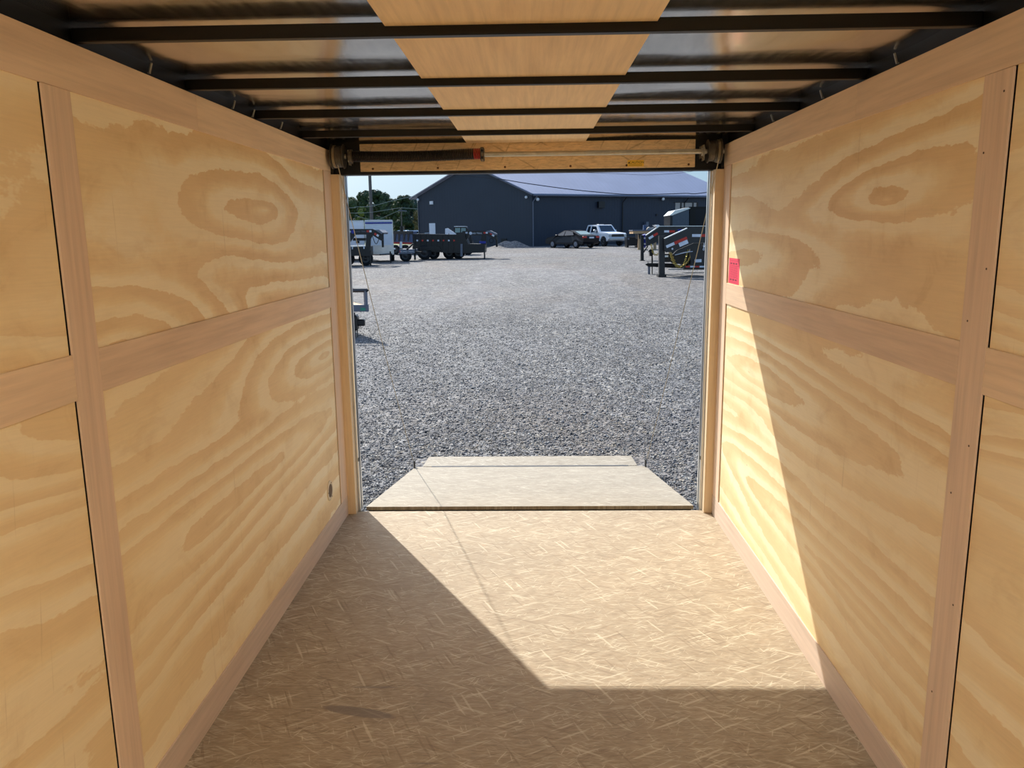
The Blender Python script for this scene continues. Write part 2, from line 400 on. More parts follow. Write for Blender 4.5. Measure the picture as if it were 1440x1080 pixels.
# ------------------------------------------------------------------ mesh helper
ORG = {}
class MB:
    def __init__(s):
        s.v = []; s.f = []; s.smooth = False
    def add(s, vs, fs, M=None):
        b = len(s.v)
        if M is not None:
            vs = [M @ Vector(v) for v in vs]
        s.v += [tuple(v) for v in vs]
        s.f += [tuple(i + b for i in f) for f in fs]
        return s
    def box(s, a, b, M=None, bev=0.0):
        x0, x1 = sorted((a[0], b[0])); y0, y1 = sorted((a[1], b[1])); z0, z1 = sorted((a[2], b[2]))
        if bev <= 0:
            vs = [(x0, y0, z0), (x1, y0, z0), (x1, y1, z0), (x0, y1, z0), (x0, y0, z1), (x1, y0, z1), (x1, y1, z1), (x0, y1, z1)]
            fs = [(0, 3, 2, 1), (4, 5, 6, 7), (0, 1, 5, 4), (1, 2, 6, 5), (2, 3, 7, 6), (3, 0, 4, 7)]
            return s.add(vs, fs, M)
        e = min(bev, (x1 - x0) * .45, (y1 - y0) * .45, (z1 - z0) * .45)
        vs = []; ring = []
        def lp(z, i):
            return [(x0 + i, y0 + e, z), (x0 + e, y0 + i, z), (x1 - e, y0 + i, z), (x1 - i, y0 + e, z), (x1 - i, y1 - e, z), (x1 - e, y1 - i, z), (x0 + e, y1 - i, z), (x0 + i, y1 - e, z)]
        L = [lp(z0, e), lp(z0 + e, 0), lp(z1 - e, 0), lp(z1, e)]
        # end rings are pulled in on all sides
        L[0] = [(min(max(x, x0 + e), x1 - e), min(max(y, y0 + e), y1 - e), z) for x, y, z in L[0]]
        L[3] = [(min(max(x, x0 + e), x1 - e), min(max(y, y0 + e), y1 - e), z) for x, y, z in L[3]]
        for l in L: vs += l
        fs = [tuple(reversed(range(8))), tuple(range(24, 32))]
        for r in range(3):
            for i in range(8):
                j = (i + 1) % 8
                fs.append((r * 8 + i, r * 8 + j, r * 8 + 8 + j, r * 8 + 8 + i))
        return s.add(vs, fs, M)
    def prism(s, pts, ext, M=None):
        """closed polygon of 3d points pushed along ext"""
        n = len(pts); e = Vector(ext)
        vs = [Vector(p) for p in pts] + [Vector(p) + e for p in pts]
        fs = [tuple(range(n)), tuple(reversed(range(n, 2 * n)))] + [(i, i + n, (i + 1) % n + n, (i + 1) % n) for i in range(n)]
        return s.add(vs, fs, M)
    def tube(s, pts, r, n=8, cap=True, M=None):
        pts = [Vector(p) for p in pts]
        rs = r if isinstance(r, (list, tuple)) else [r] * len(pts)
        vs = []; fs = []
        up = Vector((0, 0, 1))
        prev = None
        for i, p in enumerate(pts):
            t = (pts[min(i + 1, len(pts) - 1)] - pts[max(i - 1, 0)]).normalized()
            if prev is None:
                a = t.cross(up) if abs(t.dot(up)) < .95 else t.cross(Vector((1, 0, 0)))
            else:
                a = prev - t * prev.dot(t)
            a.normalize(); prev = a
            b = t.cross(a)
            for k in range(n):
                th = 2 * math.pi * k / n
                vs.append(p + (a * math.cos(th) + b * math.sin(th)) * rs[i])
        for i in range(len(pts) - 1):
            for k in range(n):
                j = (k + 1) % n
                fs.append((i * n + k, i * n + j, i * n + n + j, i * n + n + k))
        if cap:
            fs.append(tuple(reversed(range(n)))); fs.append(tuple(range((len(pts) - 1) * n, len(pts) * n)))
        return s.add(vs, fs, M)
    def lathe(s, c, axis, prof, n=24, M=None):
        """prof: list of (distance along axis, radius)"""
        c = Vector(c); t = Vector(axis).normalized()
        a = t.cross(Vector((0, 0, 1))) if abs(t.z) < .95 else t.cross(Vector((1, 0, 0)))
        a.normalize(); b = t.cross(a)
        vs = []; fs = []
        for d, r in prof:
            for k in range(n):
                th = 2 * math.pi * k / n
                vs.append(c + t * d + (a * math.cos(th) + b * math.sin(th)) * max(r, 1e-4))
        m = len(prof)
        for i in range(m - 1):
            for k in range(n):
                j = (k + 1) % n
                fs.append((i * n + k, i * n + j, i * n + n + j, i * n + n + k))
        fs.append(tuple(reversed(range(n)))); fs.append(tuple(range((m - 1) * n, m * n)))
        return s.add(vs, fs, M)
    def sphere(s, c, r, nu=10, nv=6):
        if not isinstance(r, (tuple, list)): r = (r, r, r)
        vs = []; fs = []
        for i in range(nv + 1):
            ph = math.pi * i / nv
            for k in range(nu):
                th = 2 * math.pi * k / nu
                vs.append((c[0] + r[0] * math.sin(ph) * math.cos(th), c[1] + r[1] * math.sin(ph) * math.sin(th), c[2] + r[2] * math.cos(ph)))
        for i in range(nv):
            for k in range(nu):
                j = (k + 1) % nu
                fs.append((i * nu + k, i * nu + nu + k, i * nu + nu + j, i * nu + j))
        return s.add(vs, fs)
    def build(s, name, mat, parent=None, smooth=False, origin=None):
        me = bpy.data.meshes.new(name)
        o0 = Vector((0, 0, 0))
        if parent is not None:
            o0 = ORG.get(parent.name, Vector((0, 0, 0)))
        elif origin is not None:
            o0 = Vector(origin)
        me.from_pydata([tuple(Vector(v) - o0) for v in s.v], [], s.f)
        me.materials.append(MT[mat] if isinstance(mat, str) else mat)
        if smooth:
            me.polygons.foreach_set('use_smooth', [True] * len(me.polygons))
            try: me.set_sharp_from_angle(angle=math.radians(40))
            except Exception: pass
        me.update()
        o = bpy.data.objects.new(name, me)
        COL.objects.link(o)
        if parent is not None:
            o.parent = parent
            ORG[o.name] = o0
        else:
            o.location = o0
            ORG[o.name] = o0
        return o

def thing(name, label, cat, loc, group=None, rz=0.0, local=False):
    """an Empty at the base of a thing; with local=True its parts are given in its own frame"""
    o = bpy.data.objects.new(name, None)
    o.empty_display_size = 0.2
    COL.objects.link(o)
    o.location = loc
    o.rotation_euler = (0, 0, rz)
    o['label'] = label; o['category'] = cat
    if group: o['group'] = group
    ORG[o.name] = Vector((0, 0, 0)) if local else Vector(loc)
    return o
def tag(o, label, cat, group=None, kind=None):
    if label: o['label'] = label
    if cat: o['category'] = cat
    if group: o['group'] = group
    if kind: o['kind'] = kind
    return o
def struct(o, label=None):
    o['kind'] = 'structure'
    if label: o['label'] = label
    return o
def text_mesh(name, body, size, mat, parent, M, extrude=0.0, align='CENTER'):
    cu = bpy.data.curves.new(name, 'FONT')
    cu.body = body; cu.size = size; cu.extrude = extrude; cu.align_x = align; cu.align_y = 'CENTER'
    cu.resolution_u = 3
    t = bpy.data.objects.new(name + '_tmp', cu)
    COL.objects.link(t)
    dg = bpy.context.evaluated_depsgraph_get()
    me = bpy.data.meshes.new_from_object(t.evaluated_get(dg))
    bpy.data.objects.remove(t)
    me.transform(Matrix.Translation(-ORG.get(parent.name, Vector())) @ M)
    me.materials.clear()
    me.materials.append(MT[mat])
    o = bpy.data.objects.new(name, me)
    COL.objects.link(o)
    o.parent = parent
    return o

# ================================================================== THE TRAILER WE STAND IN
W = 1.015          # strip faces
PW = 1.0205        # plywood faces
YF = -2.75         # front wall
YR = 4.205         # rear end of the side walls
YE = 4.250         # rear edge of the floor
HB = 1.973         # top of the upper boards
STUD0, STUD1 = 1.738, 1.845

# floor, two boards of OSB meeting in a seam
fm = osb('floor_osb', 'XY', base=(156, 141, 119), light=(210, 200, 176), dark=(116, 97, 76), stain=True)
fl = MB()
fl.box((-1.06, YF, -0.02), (1.06, 2.4862, 0.0))
fl.box((-1.06, 2.4878, -0.02), (1.06, YE, 0.0))
struct(fl.build('floor', fm), 'strand board trailer floor with bright sunlit patch')
fb = MB().box((-1.06, YF, -0.06), (1.06, YE - 0.01, -0.021))
o = fb.build('trim_1', 'black_tex'); struct(o, 'black steel sill under the rear edge of the floor')

# side walls
k_right = plain('outer_skin', (60, 60, 62), 0.4, 0.3)
PAN = {}
DY0, DY1, DZ1 = -1.62, -0.30, 1.84       # unseen open side door, added behind the camera to let in fill light
def wall(side):
    s = -1 if side == 'left' else 1
    back = MB()
    spans = [(YF, YR)] if s > 0 else [(YF, DY0), (DY1, YR)]
    for a, b in spans:
        back.box((s * (PW + 0.008), a, -0.02), (s * 1.075, b, HB + 0.06))
    if s < 0:
        back.box((s * (PW + 0.008), DY0, DZ1), (s * 1.075, DY1, HB + 0.06))
    w = struct(back.build('wall_' + side, 'black_tex'), 'plywood lined %s side wall of the trailer' % side)
    sd = 1.0 if s < 0 else 5.0
    st = DY1 if s < 0 else YF
    cfg = [('upper rear', STUD1 - 0.03, YR - 0.141, 1.228, HB - 0.01, 1.0, 0.0),
           ('lower rear', STUD1 - 0.03, YR - 0.141, 0.0, 1.226, 0.85, 0.0),
           ('upper front', st, STUD0 - 0.0055, 1.228, HB - 0.01, 0.6, 0.02),
           ('lower front', st, STUD0 - 0.0055, 0.0, 1.226, 0.75, 0.12)]
    if s < 0: cfg.append(('foremost', YF, DY0, 0.0, HB - 0.01, 0.6, 0.0))
    for i, (nm, a, b, z0, z1, con, sl) in enumerate(cfg):
        dens, ay, az = ((13.0, 0.75, 1.7) if i == 0 else (15.0, 0.30, 2.0)) if s < 0 else ((12.0, 0.5, 1.9) if i == 0 else (16.0, 0.28, 2.1))
        rg = {('left', 0): [(3.15, 1.64, 0.85, 0.11), (1.95, 1.27, 0.35, 0.10)], ('left', 1): [(2.5, 0.62, 1.5, 0.10), (3.9, 0.95, 0.5, 0.07)],
              ('right', 0): [(3.9, 1.42, 1.1, 0.11), (2.3, 1.62, 0.5, 0.10)], ('right', 1): [(2.3, 0.40, 1.5, 0.085), (3.6, 0.9, 0.7, 0.08)]}.get((side, i), ())
        m = pine('pine_plywood_%s_%s' % (side, nm.replace(' ', '_')), sd + i * 1.37, dens, ay, az, 1.0, con, sl, rg)
        p = MB().box((s * PW, a, z0), (s * (PW + 0.008), b, z1)).build('plywood_panel', m, w)
        p['label'] = '%s plywood sheet of the %s wall' % (nm, side)
    return w
wl = wall('left'); wr = wall('right')
fw = MB().box((-1.06, YF - 0.04, -0.02), (1.06, YF, 2.03))
struct(fw.build('wall_front', pine('pine_front', 9.0)), 'plywood front wall behind the camera')

# trim boards (luan)
lx = [luan('luan_a', 1.0), luan('luan_b', 4.0, rgb=(238, 212, 180)), luan('luan_c', 8.0, rgb=(230, 204, 176)), luan('luan_v', 3.0, 'Z', rgb=(232, 206, 180)), luan('luan_base', 6.0, rgb=(214, 194, 176))]
tn = 2
def strip(side, y0, y1, z0, z1, m, label, name=None, t=0.0):
    global tn
    s = -1 if side == 'left' else 1
    b = MB().box((s * (W - t), y0, z0), (s * PW, y1, z1), bev=0.0008)
    o = b.build(name or 'trim_%d' % tn, m)
    if not name: tn += 1
    return struct(o, label)
for side in ('left', 'right'):
    YF_ = YF
    YF = DY1 if side == 'left' else YF
    strip(side, YF, YR - 0.001, 0.0, 0.1106, lx[4], 'baseboard strip along foot of %s wall' % side, 'baseboard_' + side)
    strip(side, STUD0, STUD1, 0.1115, 1.8648, lx[3], 'upright wood batten on the %s wall' % side)
    strip(side, YF, 2.5445, 1.8655, HB, lx[0], 'top wood board of %s wall, near length' % side, t=0.001)
    strip(side, 2.5455, YR, 1.8655, HB, lx[1], 'top wood board of %s wall, rear length' % side, t=0.001)
    strip(side, STUD1 + 0.001, YR - 0.139, 1.1757, 1.2805, lx[2], 'middle wood rail of %s wall, rear length' % side)
    strip(side, YF, STUD0 - 0.001, 1.1757, 1.2805, lx[1], 'middle wood rail of %s wall, near length' % side)
    strip(side, YR - 0.138, YR, 0.1115, 1.8648, lx[3], 'upright wood batten at rear end of the %s wall' % side)
    YF = YF_
    s = -1 if side == 'left' else 1
for i, (yy, zz) in enumerate([(1.765, 1.82), (1.82, 1.70), (1.765, 1.45), (1.82, 1.33), (1.765, 1.05), (1.82, 0.92), (1.765, 0.66), (1.82, 0.4)]):
    q = MB().lathe((W + 0.0005, yy, zz), (-1, 0, 0), [(0, .0028), (0.0012, .0024)], 8).build('brad_nail', 'screw')
    tag(q, 'small nail head in the upright batten on the right wall', 'nail', 'nail heads in the right batten')

# roof skin: thin metal sagging between the beams
BY = [-2.36, -1.75, -1.14, -0.53, 0.08, 0.69, 1.30, 1.91, 2.52, 3.13, 3.735]
RZ = 2.024
def skin_z(x, y):
    ph = (y - 1.91) / 0.61
    f = ph - math.floor(ph)
    sag = math.sin(math.pi * f) ** 2 * 0.007
    amp = 0.004 * math.sin(math.pi * f)
    wv = amp * mnoise.noise(Vector((x * 2.3, y * 3.1, 3.0))) * 2.0
    return RZ - sag + wv
nx, ny = 90, 240
vs = []; fs = []
for j in range(ny + 1):
    y = YF + (4.34 - YF) * j / ny
    for i in range(nx + 1):
        x = -1.075 + 2.15 * i / nx
        vs.append((x, y, skin_z(x, y)))
for j in range(ny):
    for i in range(nx):
        a = j * (nx + 1) + i
        fs.append((a, a + nx + 1, a + nx + 2, a + 1))
c = MB(); c.add(vs, fs)
ceil = c.build('ceiling', 'skin', smooth=True)
md = ceil.modifiers.new('thickness', 'SOLIDIFY'); md.thickness = 0.004; md.offset = 1.0
struct(ceil, 'shiny metal roof skin with wavy reflections')
rt = MB().box((-1.075, YF, RZ + 0.012), (1.075, 4.34, RZ + 0.02))
rt.build('roof_top', 'white', ceil)
# plywood strip down the middle of the roof, in lengths between the beams
mply = luan('ceiling_ply', 2.0, 'Y', rgb=(248, 224, 186))
prevy = YF
k = 0
for a, b in zip([YF] + BY, BY + [4.245]):
    b_ = MB().box((-0.307, a + (0.0128 if a != YF else 0), RZ - 0.0215), (0.307, b - 0.0128, RZ - 0.0175))
    st = b_.build('trim_%d' % tn, mply); tn += 1
    struct(st, 'plywood strip along the middle of the roof')
names = ['sixth behind the camera', 'fifth behind the camera', 'fourth behind the camera', 'third behind the camera', 'straight over the camera', 'first ahead of the camera above the view', 'second ahead of the camera above the view', 'nearest of the beams in view', 'second of the beams in view from the camera', 'third of the beams in view from the camera', 'farthest of the beams in view, next to the rear opening']
for i, y in enumerate(BY):
    b = MB().box((-1.028, y - 0.0127, 1.981), (1.028, y + 0.0127, 2.0115), bev=0.002)
    b.box((-1.075, y - 0.0127, 1.985), (-1.028, y + 0.0127, 2.008)); b.box((1.075, y - 0.0127, 1.985), (1.028, y + 0.0127, 2.008))
    o = b.build('roof_beam', 'black', origin=(0, y, 1.981))
    tag(o, 'black steel roof beam, ' + names[i], 'roof beam', 'roof beams crossing the ceiling')
for s in (-1, 1):
    b = MB().box((s * 1.035, YF, 1.974), (s * 1.075, 4.25, 2.006), bev=0.002)
    struct(b.build('trim_%d' % tn, 'black'), 'black top rail above the %s wall' % ('left' if s < 0 else 'right')); tn += 1
# unseen ceiling lamps added in the front half to fill the shaded interior
for yy in (-0.22, -1.45):
    dl = thing('fill_lamp', 'round white fill lamp added on the ceiling out of view, lit, ' + ('just behind the camera' if yy > -1 else 'near the front of the trailer'), 'lamp', (0, yy, RZ - 0.0225), 'added fill lamps')
    MB().lathe((0, yy, RZ - 0.0217), (0, 0, -1), [(0, .085), (0.010, .085), (0.014, .078)], 32).build('fill_lamp_base', 'offwhite', dl, True)
    k = NT('fill_lamp_glow'); k.set((1, 1, 1), 0.4, 0.0)
    k.put(k.b.inputs['Emission Color'], (1.0, 0.95, 0.86)); k.put(k.b.inputs['Emission Strength'], FILL_LAMP)
    MB().lathe((0, yy, RZ - 0.0357), (0, 0, -1), [(0, .072), (0.012, .066), (0.022, .045), (0.026, .01)], 32).build('fill_lamp_lens', k.m, dl, True)
# aluminium clips that hold wiring along the top rails
for s, ys in ((-1, [2.26, 2.88, 3.08, 3.42]), (1, [2.3, 2.86, 3.42])):
    for i, y in enumerate(ys):
        b = MB()
        b.box((s * 1.0345, y + 0.002, 1.982), (s * 1.022, y + 0.010, 1.986))
        b.tube([(s * 1.012, y - 0.002, 2.008), (s * 1.024, y + 0.006, 1.984)], 0.0035, 5)
        o = b.build('wiring_clip', 'strap', origin=(s * 1.033, y, 1.975))
        w_ = ['nearest', 'second nearest', 'third nearest', 'farthest'][i] if len(ys) == 4 else ['nearest', 'middle', 'farthest'][i]
        tag(o, 'grey metal wiring clip above the %s wall, %s one' % ('left' if s < 0 else 'right', w_), 'clip', 'wiring clips along the roof edges')

# ------------------------------------------------------------------ rear frame
mj = luan('jamb_wood', 11.0, 'Z', rgb=(232, 210, 176))
for s, nm in ((-1, 'left'), (1, 'right')):
    b = MB().box((s * 0.972, YR + 0.001, 0.0), (s * 1.03, YE + 0.012, 1.8535), bev=0.001)
    struct(b.build('trim_%d' % tn, mj), 'wood filler strip inside the %s rear post' % nm); tn += 1
    b = MB()
    b.box((s * 0.958, YE + 0.0125, -0.06), (s * 1.08, YE + 0.085, 1.853), bev=0.004)
    b.box((s * 0.970, YE + 0.004, 0.0), (s * 0.9715, YE + 0.0122, 1.853))
    po = struct(b.build('trim_%d' % tn, 'alu'), 'aluminium faced %s rear post of the opening' % nm); tn += 1
    MB().box((s * 0.956, YE + 0.040, 0.0), (s * 0.9585, YE + 0.046, 1.85)).build('rubber_seal', 'black', po)
    MB().box((s * 0.957, YE + 0.013, 0.29), (s * 0.9585, YE + 0.03, 0.31)).build('catch_plate', 'zinc_dull', po)
hd = MB().box((-1.08, YE + 0.0125, 1.853), (1.08, YE + 0.085, 2.05), bev=0.003)
hd.box((-1.03, YE + 0.003, 1.855), (1.03, YE + 0.0125, 2.035))
for s_ in (-1, 1): hd.box((s_ * 1.0, YR + 0.001, 1.855), (s_ * 1.08, YE + 0.0125, 2.04)); hd.box((s_ * 1.031, YR + 0.001, -0.02), (s_ * 1.08, YE + 0.0123, 1.854))
struct(hd.build('trim_%d' % tn, 'black'), 'black steel header over the rear opening'); tn += 1
ho = osb('header_osb', 'XZ', base=(228, 202, 162), light=(244, 222, 184), dark=(120, 84, 50), flake=0.6, specks=1.0)
hb = MB().box((-0.865, YE - 0.012, 1.868), (0.872, YE + 0.0025, 2.006), bev=0.001)
hbo = hb.build('header_board', ho, origin=(0, YE, 1.868))
tag(hbo, 'strand board panel fixed over the rear opening', 'board')
for x in (-0.80, -0.46, -0.11, 0.23, 0.52, 0.84):
    MB().lathe((x, YE - 0.012, 1.881), (0, -1, 0), [(0, .006), (0.002, .005)], 10).build('screw', 'screw', hbo)

# torsion spring counterbalance
SY, SZ = 4.165, 1.938
ts = thing('counterbalance_spring', 'oily black torsion spring on a steel shaft with a cable drum at each end', 'door spring', (0, SY, SZ))
def lathe_x(x0, prof, n=28):
    return MB().lathe((x0, SY, SZ), (1, 0, 0), prof, n)
lathe_x(-1.003, [(0, .0125), (2.005, .0125)], 16).build('shaft', 'zinc', ts, True)
# spring as a true helix with a slight sag
pts = []
x0, x1, turns = -0.885, -0.232, 74
rr = 0.0248
N = turns * 12
for i in range(N + 1):
    t = i / N
    th = t * turns * 2 * math.pi
    sag = -0.006 * math.sin(math.pi * min(1, t * 1.1)) + 0.004 * t
    pts.append((x0 + (x1 - x0) * t, SY + rr * math.cos(th), SZ + sag + rr * math.sin(th)))
cut = int(N * 0.945)
MB().tube(pts[:cut + 1], 0.0039, 6).build('spring_coil', 'spring', ts, True)
MB().tube(pts[cut:], 0.0040, 6).build('painted_coil', 'redpaint', ts, True)['label'] = 'red painted end of the spring'
pl = MB().box((-0.232, SY - 0.032, SZ - 0.032), (-0.212, SY + 0.032, SZ + 0.034), bev=0.004)
wc = pl.build('winding_cone', 'zinc_dull', ts)
MB().lathe((-0.222, SY - 0.032, SZ + 0.017), (0, -1, 0), [(0, .007), (0.004, .006)], 10).build('set_screw', 'black', wc)
MB().lathe((-0.222, SY - 0.032, SZ - 0.017), (0, -1, 0), [(0, .007), (0.004, .006)], 10).build('set_screw', 'black', wc)
lathe_x(-0.918, [(0, .018), (0.012, .034), (0.03, .034), (0.034, .022), (0.05, .022)]).build('fixed_cone', 'zinc_dull', ts, True)
for s, xa in ((-1, -0.995), (1, 0.915)):
    pr = []
    n_g = 7
    L = 0.062
    if s < 0:
        pr += [(0, .046), (0.002, .062), (0.006, .062), (0.008, .054)]
        for g in range(n_g):
            pr += [(0.008 + g * 0.007, .054), (0.0115 + g * 0.007, .0515)]
        pr += [(0.058, .054), (0.062, .060), (0.066, .060), (0.067, .03)]
    else:
        pr += [(0, .03), (0.002, .058), (0.006, .058), (0.010, .050)]
        pr += [(0.034, .050)]
        for g in range(4):
            pr += [(0.034 + g * 0.007, .054), (0.0375 + g * 0.007, .0515)]
        pr += [(0.064, .062), (0.069, .062), (0.070, .046)]
    dr = lathe_x(xa, pr, 36).build('cable_drum', 'zinc_dull', ts, True)
    wr_ = []
    xx = xa + (0.012 if s < 0 else 0.060)
    for i in range(3 * 24 + 1):
        th = i / 24 * 2 * math.pi
        wr_.append((xx + (0.004 * i / 24) * (1 if s < 0 else -1), SY + 0.0555 * math.cos(th), SZ + 0.0555 * math.sin(th)))
    MB().tube(wr_, 0.0016, 5).build('wound_cable', 'cable', dr, True)
    # bearing bracket
    xb = -0.905 if s < 0 else 0.895
    b = MB()
    b.box((xb - 0.0015, SY - 0.026, SZ - 0.03), (xb + 0.0015, YE, SZ + 0.03))
    b.prism([(xb + 0.002, SY - 0.026, SZ - 0.045), (xb + 0.002, SY + 0.03, SZ - 0.045), (xb + 0.002, SY + 0.03, SZ + 0.035), (xb + 0.002, SY - 0.026, SZ + 0.02)], (0.002, 0, 0))
    bk = b.build('bearing_bracket', 'zinc', ts)
    MB().lathe((xb - 0.008, SY, SZ), (1, 0, 0), [(0, .022), (0.016, .022)], 20).build('bearing', 'zinc', bk, True)
# lift cables from the drums to the outer corners of the ramp
RAMP_E = 6.19; RZ0 = 0.010; RZ1 = -0.322
for s, nm in ((-1, 'left'), (1, 'right')):
    a = Vector((s * 0.955 if s < 0 else 0.967, SY - 0.045, SZ - 0.045)); e = Vector((s * 0.941, RAMP_E - 0.06, -0.245))
    pt = []
    for i in range(25):
        t = i / 24
        q = a.lerp(e, t); q.z -= 0.03 * math.sin(math.pi * t); pt.append(q)
    o = MB().tube(pt, 0.0022, 6).build('lift_cable', 'cable', None, True, origin=tuple(a))
    tag(o, 'thin steel lift cable running from the %s drum down to the ramp corner' % nm, 'cable', 'ramp door lift cables')

# caution sticker
cs = thing('caution_sticker', 'small yellow sticker reading CAUTION on the board over the opening', 'sticker', tuple(at(894, 230, YE - 0.012)))
c0 = at(894, 229.6, YE - 0.0125)
MB().box((c0.x - 0.042, c0.y - 0.0008, c0.z - 0.016), (c0.x + 0.042, c0.y + 0.0005, c0.z + 0.016)).build('label_sheet', 'yellow', cs)
Mx = Matrix.Translation((c0.x + 0.005, c0.y - 0.0012, c0.z + 0.004)) @ Matrix.Rotation(math.radians(90), 4, 'X')
text_mesh('lettering', 'CAUTION', 0.017, 'ink', cs, Mx)
b = MB()
b.prism([(c0.x - 0.040, c0.y - 0.0012, c0.z - 0.001), (c0.x - 0.030, c0.y - 0.0012, c0.z - 0.001), (c0.x - 0.035, c0.y - 0.0012, c0.z + 0.010)], (0, 0.0003, 0))
b.build('warning_triangle', 'ink', cs)
b = MB()
for r in range(2):
    for q in range(9):
        b.box((c0.x - 0.034 + q * 0.0075, c0.y - 0.0012, c0.z - 0.008 - r * 0.004), (c0.x - 0.0285 + q * 0.0075, c0.y - 0.0009, c0.z - 0.0068 - r * 0.004))
b.build('small_print', 'ink', cs)

# red sticker on right wall
rs = thing('red_sticker', 'bright red paper notice stuck on the right wall above the middle rail', 'sticker', (PW, 3.93, 1.283))
ya, yb, za, zb = 3.845, 4.048, 1.283, 1.408
MB().box((PW - 0.0006, ya, za), (PW - 0.0001, yb, zb)).build('paper', 'pink', rs)
b = MB()
for r, (zz, hh) in enumerate([(zb - 0.012, .0015), (zb - 0.026, .004)] + [(zb - 0.036 - i * 0.0058, .0016) for i in range(11)] + [(za + 0.020, .004), (za + 0.008, .0015)]):
    y = yb - 0.03
    if r in (1, 13):
        words = [0.032, 0.036, 0.030]
        for wd in words:
            b.box((PW - 0.0009, y - wd, zz - hh), (PW - 0.0007, y, zz + hh)); y -= wd + 0.016
    else:
        while y > ya + 0.035:
            wd = random.uniform(0.008, 0.022)
            b.box((PW - 0.0009, y - wd, zz - hh * .5), (PW - 0.0007, y, zz + hh * .5)); y -= wd + 0.004
b.build('printed_lines', 'pinkink', rs)

# round vent on the left wall
vt = thing('wall_vent', 'small round screened vent low on the left wall near the rear', 'vent', (-PW, 3.853, 0.205))
cv = (-PW, 3.853, 0.256)
MB().lathe(cv, (1, 0, 0), [(0, .052), (0.003, .052), (0.005, .047), (0.005, .036), (0.0035, .034)], 36).build('flange', 'vent', vt, True)
b = MB()
for i in range(-7, 8):
    hw = math.sqrt(max(0, 0.034 ** 2 - (i * .0045) ** 2))
    b.box((-PW + 0.0036, 3.853 - hw, 0.256 + i * .0045 - .0008), (-PW + 0.0052, 3.853 + hw, 0.256 + i * .0045 + .0008))
    b.box((-PW + 0.0036, 3.853 + i * .0045 - .0008, 0.256 - hw), (-PW + 0.0054, 3.853 + i * .0045 + .0008, 0.256 + hw))
b.build('screen', 'ventdark', vt)
for th in (60, 180, 300):
    MB().lathe((-PW + .004, 3.853 + .042 * math.cos(math.radians(th)), 0.256 + .042 * math.sin(math.radians(th))), (1, 0, 0), [(0, .004), (0.003, .003)], 8).build('screw', 'ventdark', vt)

# ------------------------------------------------------------------ ramp door
ro = osb('ramp_osb', 'XY', base=(146, 137, 122), light=(196, 188, 170), dark=(116, 104, 90), flake=0.9, specks=0.5)
ra = thing('ramp_door', 'lowered strand board ramp door leading from the floor down to the gravel', 'ramp', (0, 4.30, RZ0 - 0.03))
Y0 = 4.298
def rz(y): return RZ0 + (RZ1 - RZ0) * (y - Y0) / (RAMP_E - Y0)
def slab(y0, y1, h0, h1, t=0.02, dz=0.0):
    vs = [(-h0, y0, rz(y0) + dz), (h0, y0, rz(y0) + dz), (h1, y1, rz(y1) + dz), (-h1, y1, rz(y1) + dz)]
    return MB().prism(list(reversed(vs)), (0, 0, -t))
b = MB()
HW = 0.934
pl = [(-HW, Y0), (HW, Y0), (HW, RAMP_E - 0.10), (HW - 0.02, RAMP_E), (-HW + 0.02, RAMP_E), (-HW, RAMP_E - 0.10)]
b.prism([(x, y, rz(y)) for x, y in reversed(pl)], (0, 0, -0.02))
rp = b.build('ramp_panel', ro, ra)
MB().box((-HW + 0.01, Y0 + 0.012, -0.045), (HW - 0.01, Y0 + 0.05, RZ0 - 0.022)).build('hinge_bar', 'black', ra)
b = MB(); b.prism([(-HW, Y0 + 0.02, rz(Y0) - 0.021), (-HW, RAMP_E - 0.11, rz(RAMP_E - 0.11) - 0.021), (HW, RAMP_E - 0.11, rz(RAMP_E - 0.11) - 0.021), (HW, Y0 + 0.02, rz(Y0) - 0.021)], (0, 0, -0.012))
b.build('underside_skin', 'white', ra)
FE = 6.50
fz0, fz1 = RZ1 + 0.001, G(FE) + 0.020
b = MB(); b.prism([(-0.875, RAMP_E + 0.012, fz0), (-0.862, FE, fz1), (0.862, FE, fz1), (0.875, RAMP_E + 0.012, fz0)], (0, 0, -0.016))
b.build('ramp_flap', ro, ra)
MB().box((-0.80, RAMP_E - 0.012, fz0 - 0.006), (0.80, RAMP_E + 0.013, fz0 + 0.003)).build('flap_hinge', 'trailer_grey', ra)
for s in (-1, 1):
    MB().box((s * 0.934, RAMP_E - 0.09, rz(RAMP_E) - 0.0), (s * 0.926, RAMP_E - 0.04, rz(RAMP_E) + 0.075)).build('cable_anchor', 'black', ra)

# ================================================================== OUTSIDE
# ground with long gentle undulation
vs = []; fs = []
xs = list(np.linspace(-12, 12, 60)) ; xs = [-400, -150, -70, -40, -25, -17] + xs + [17, 25, 40, 70, 150, 400]
ys = [-12, -6, -2, 1] + list(np.linspace(3, 20, 50)) + list(np.linspace(21, 60, 40)) + [65, 70, 75, 80, 90, 100, 120, 160, 240, 400, 900]
for y in ys:
    for x in xs:
        z = G(y)
        if 7.2 < y < 60:
            z += 0.02 * mnoise.noise(Vector((x * .35, y * .25, 0))) * min(1, (y - 7.2) / 3)
        vs.append((x, y, z))
for j in range(len(ys) - 1):
    for i in range(len(xs) - 1):
        a = j * len(xs) + i
        fs.append((a, a + 1, a + len(xs) + 1, a + len(xs)))
m = MB(); m.add(vs, fs)
struct(m.build('ground', 'gravel', smooth=True), 'grey gravel lot')
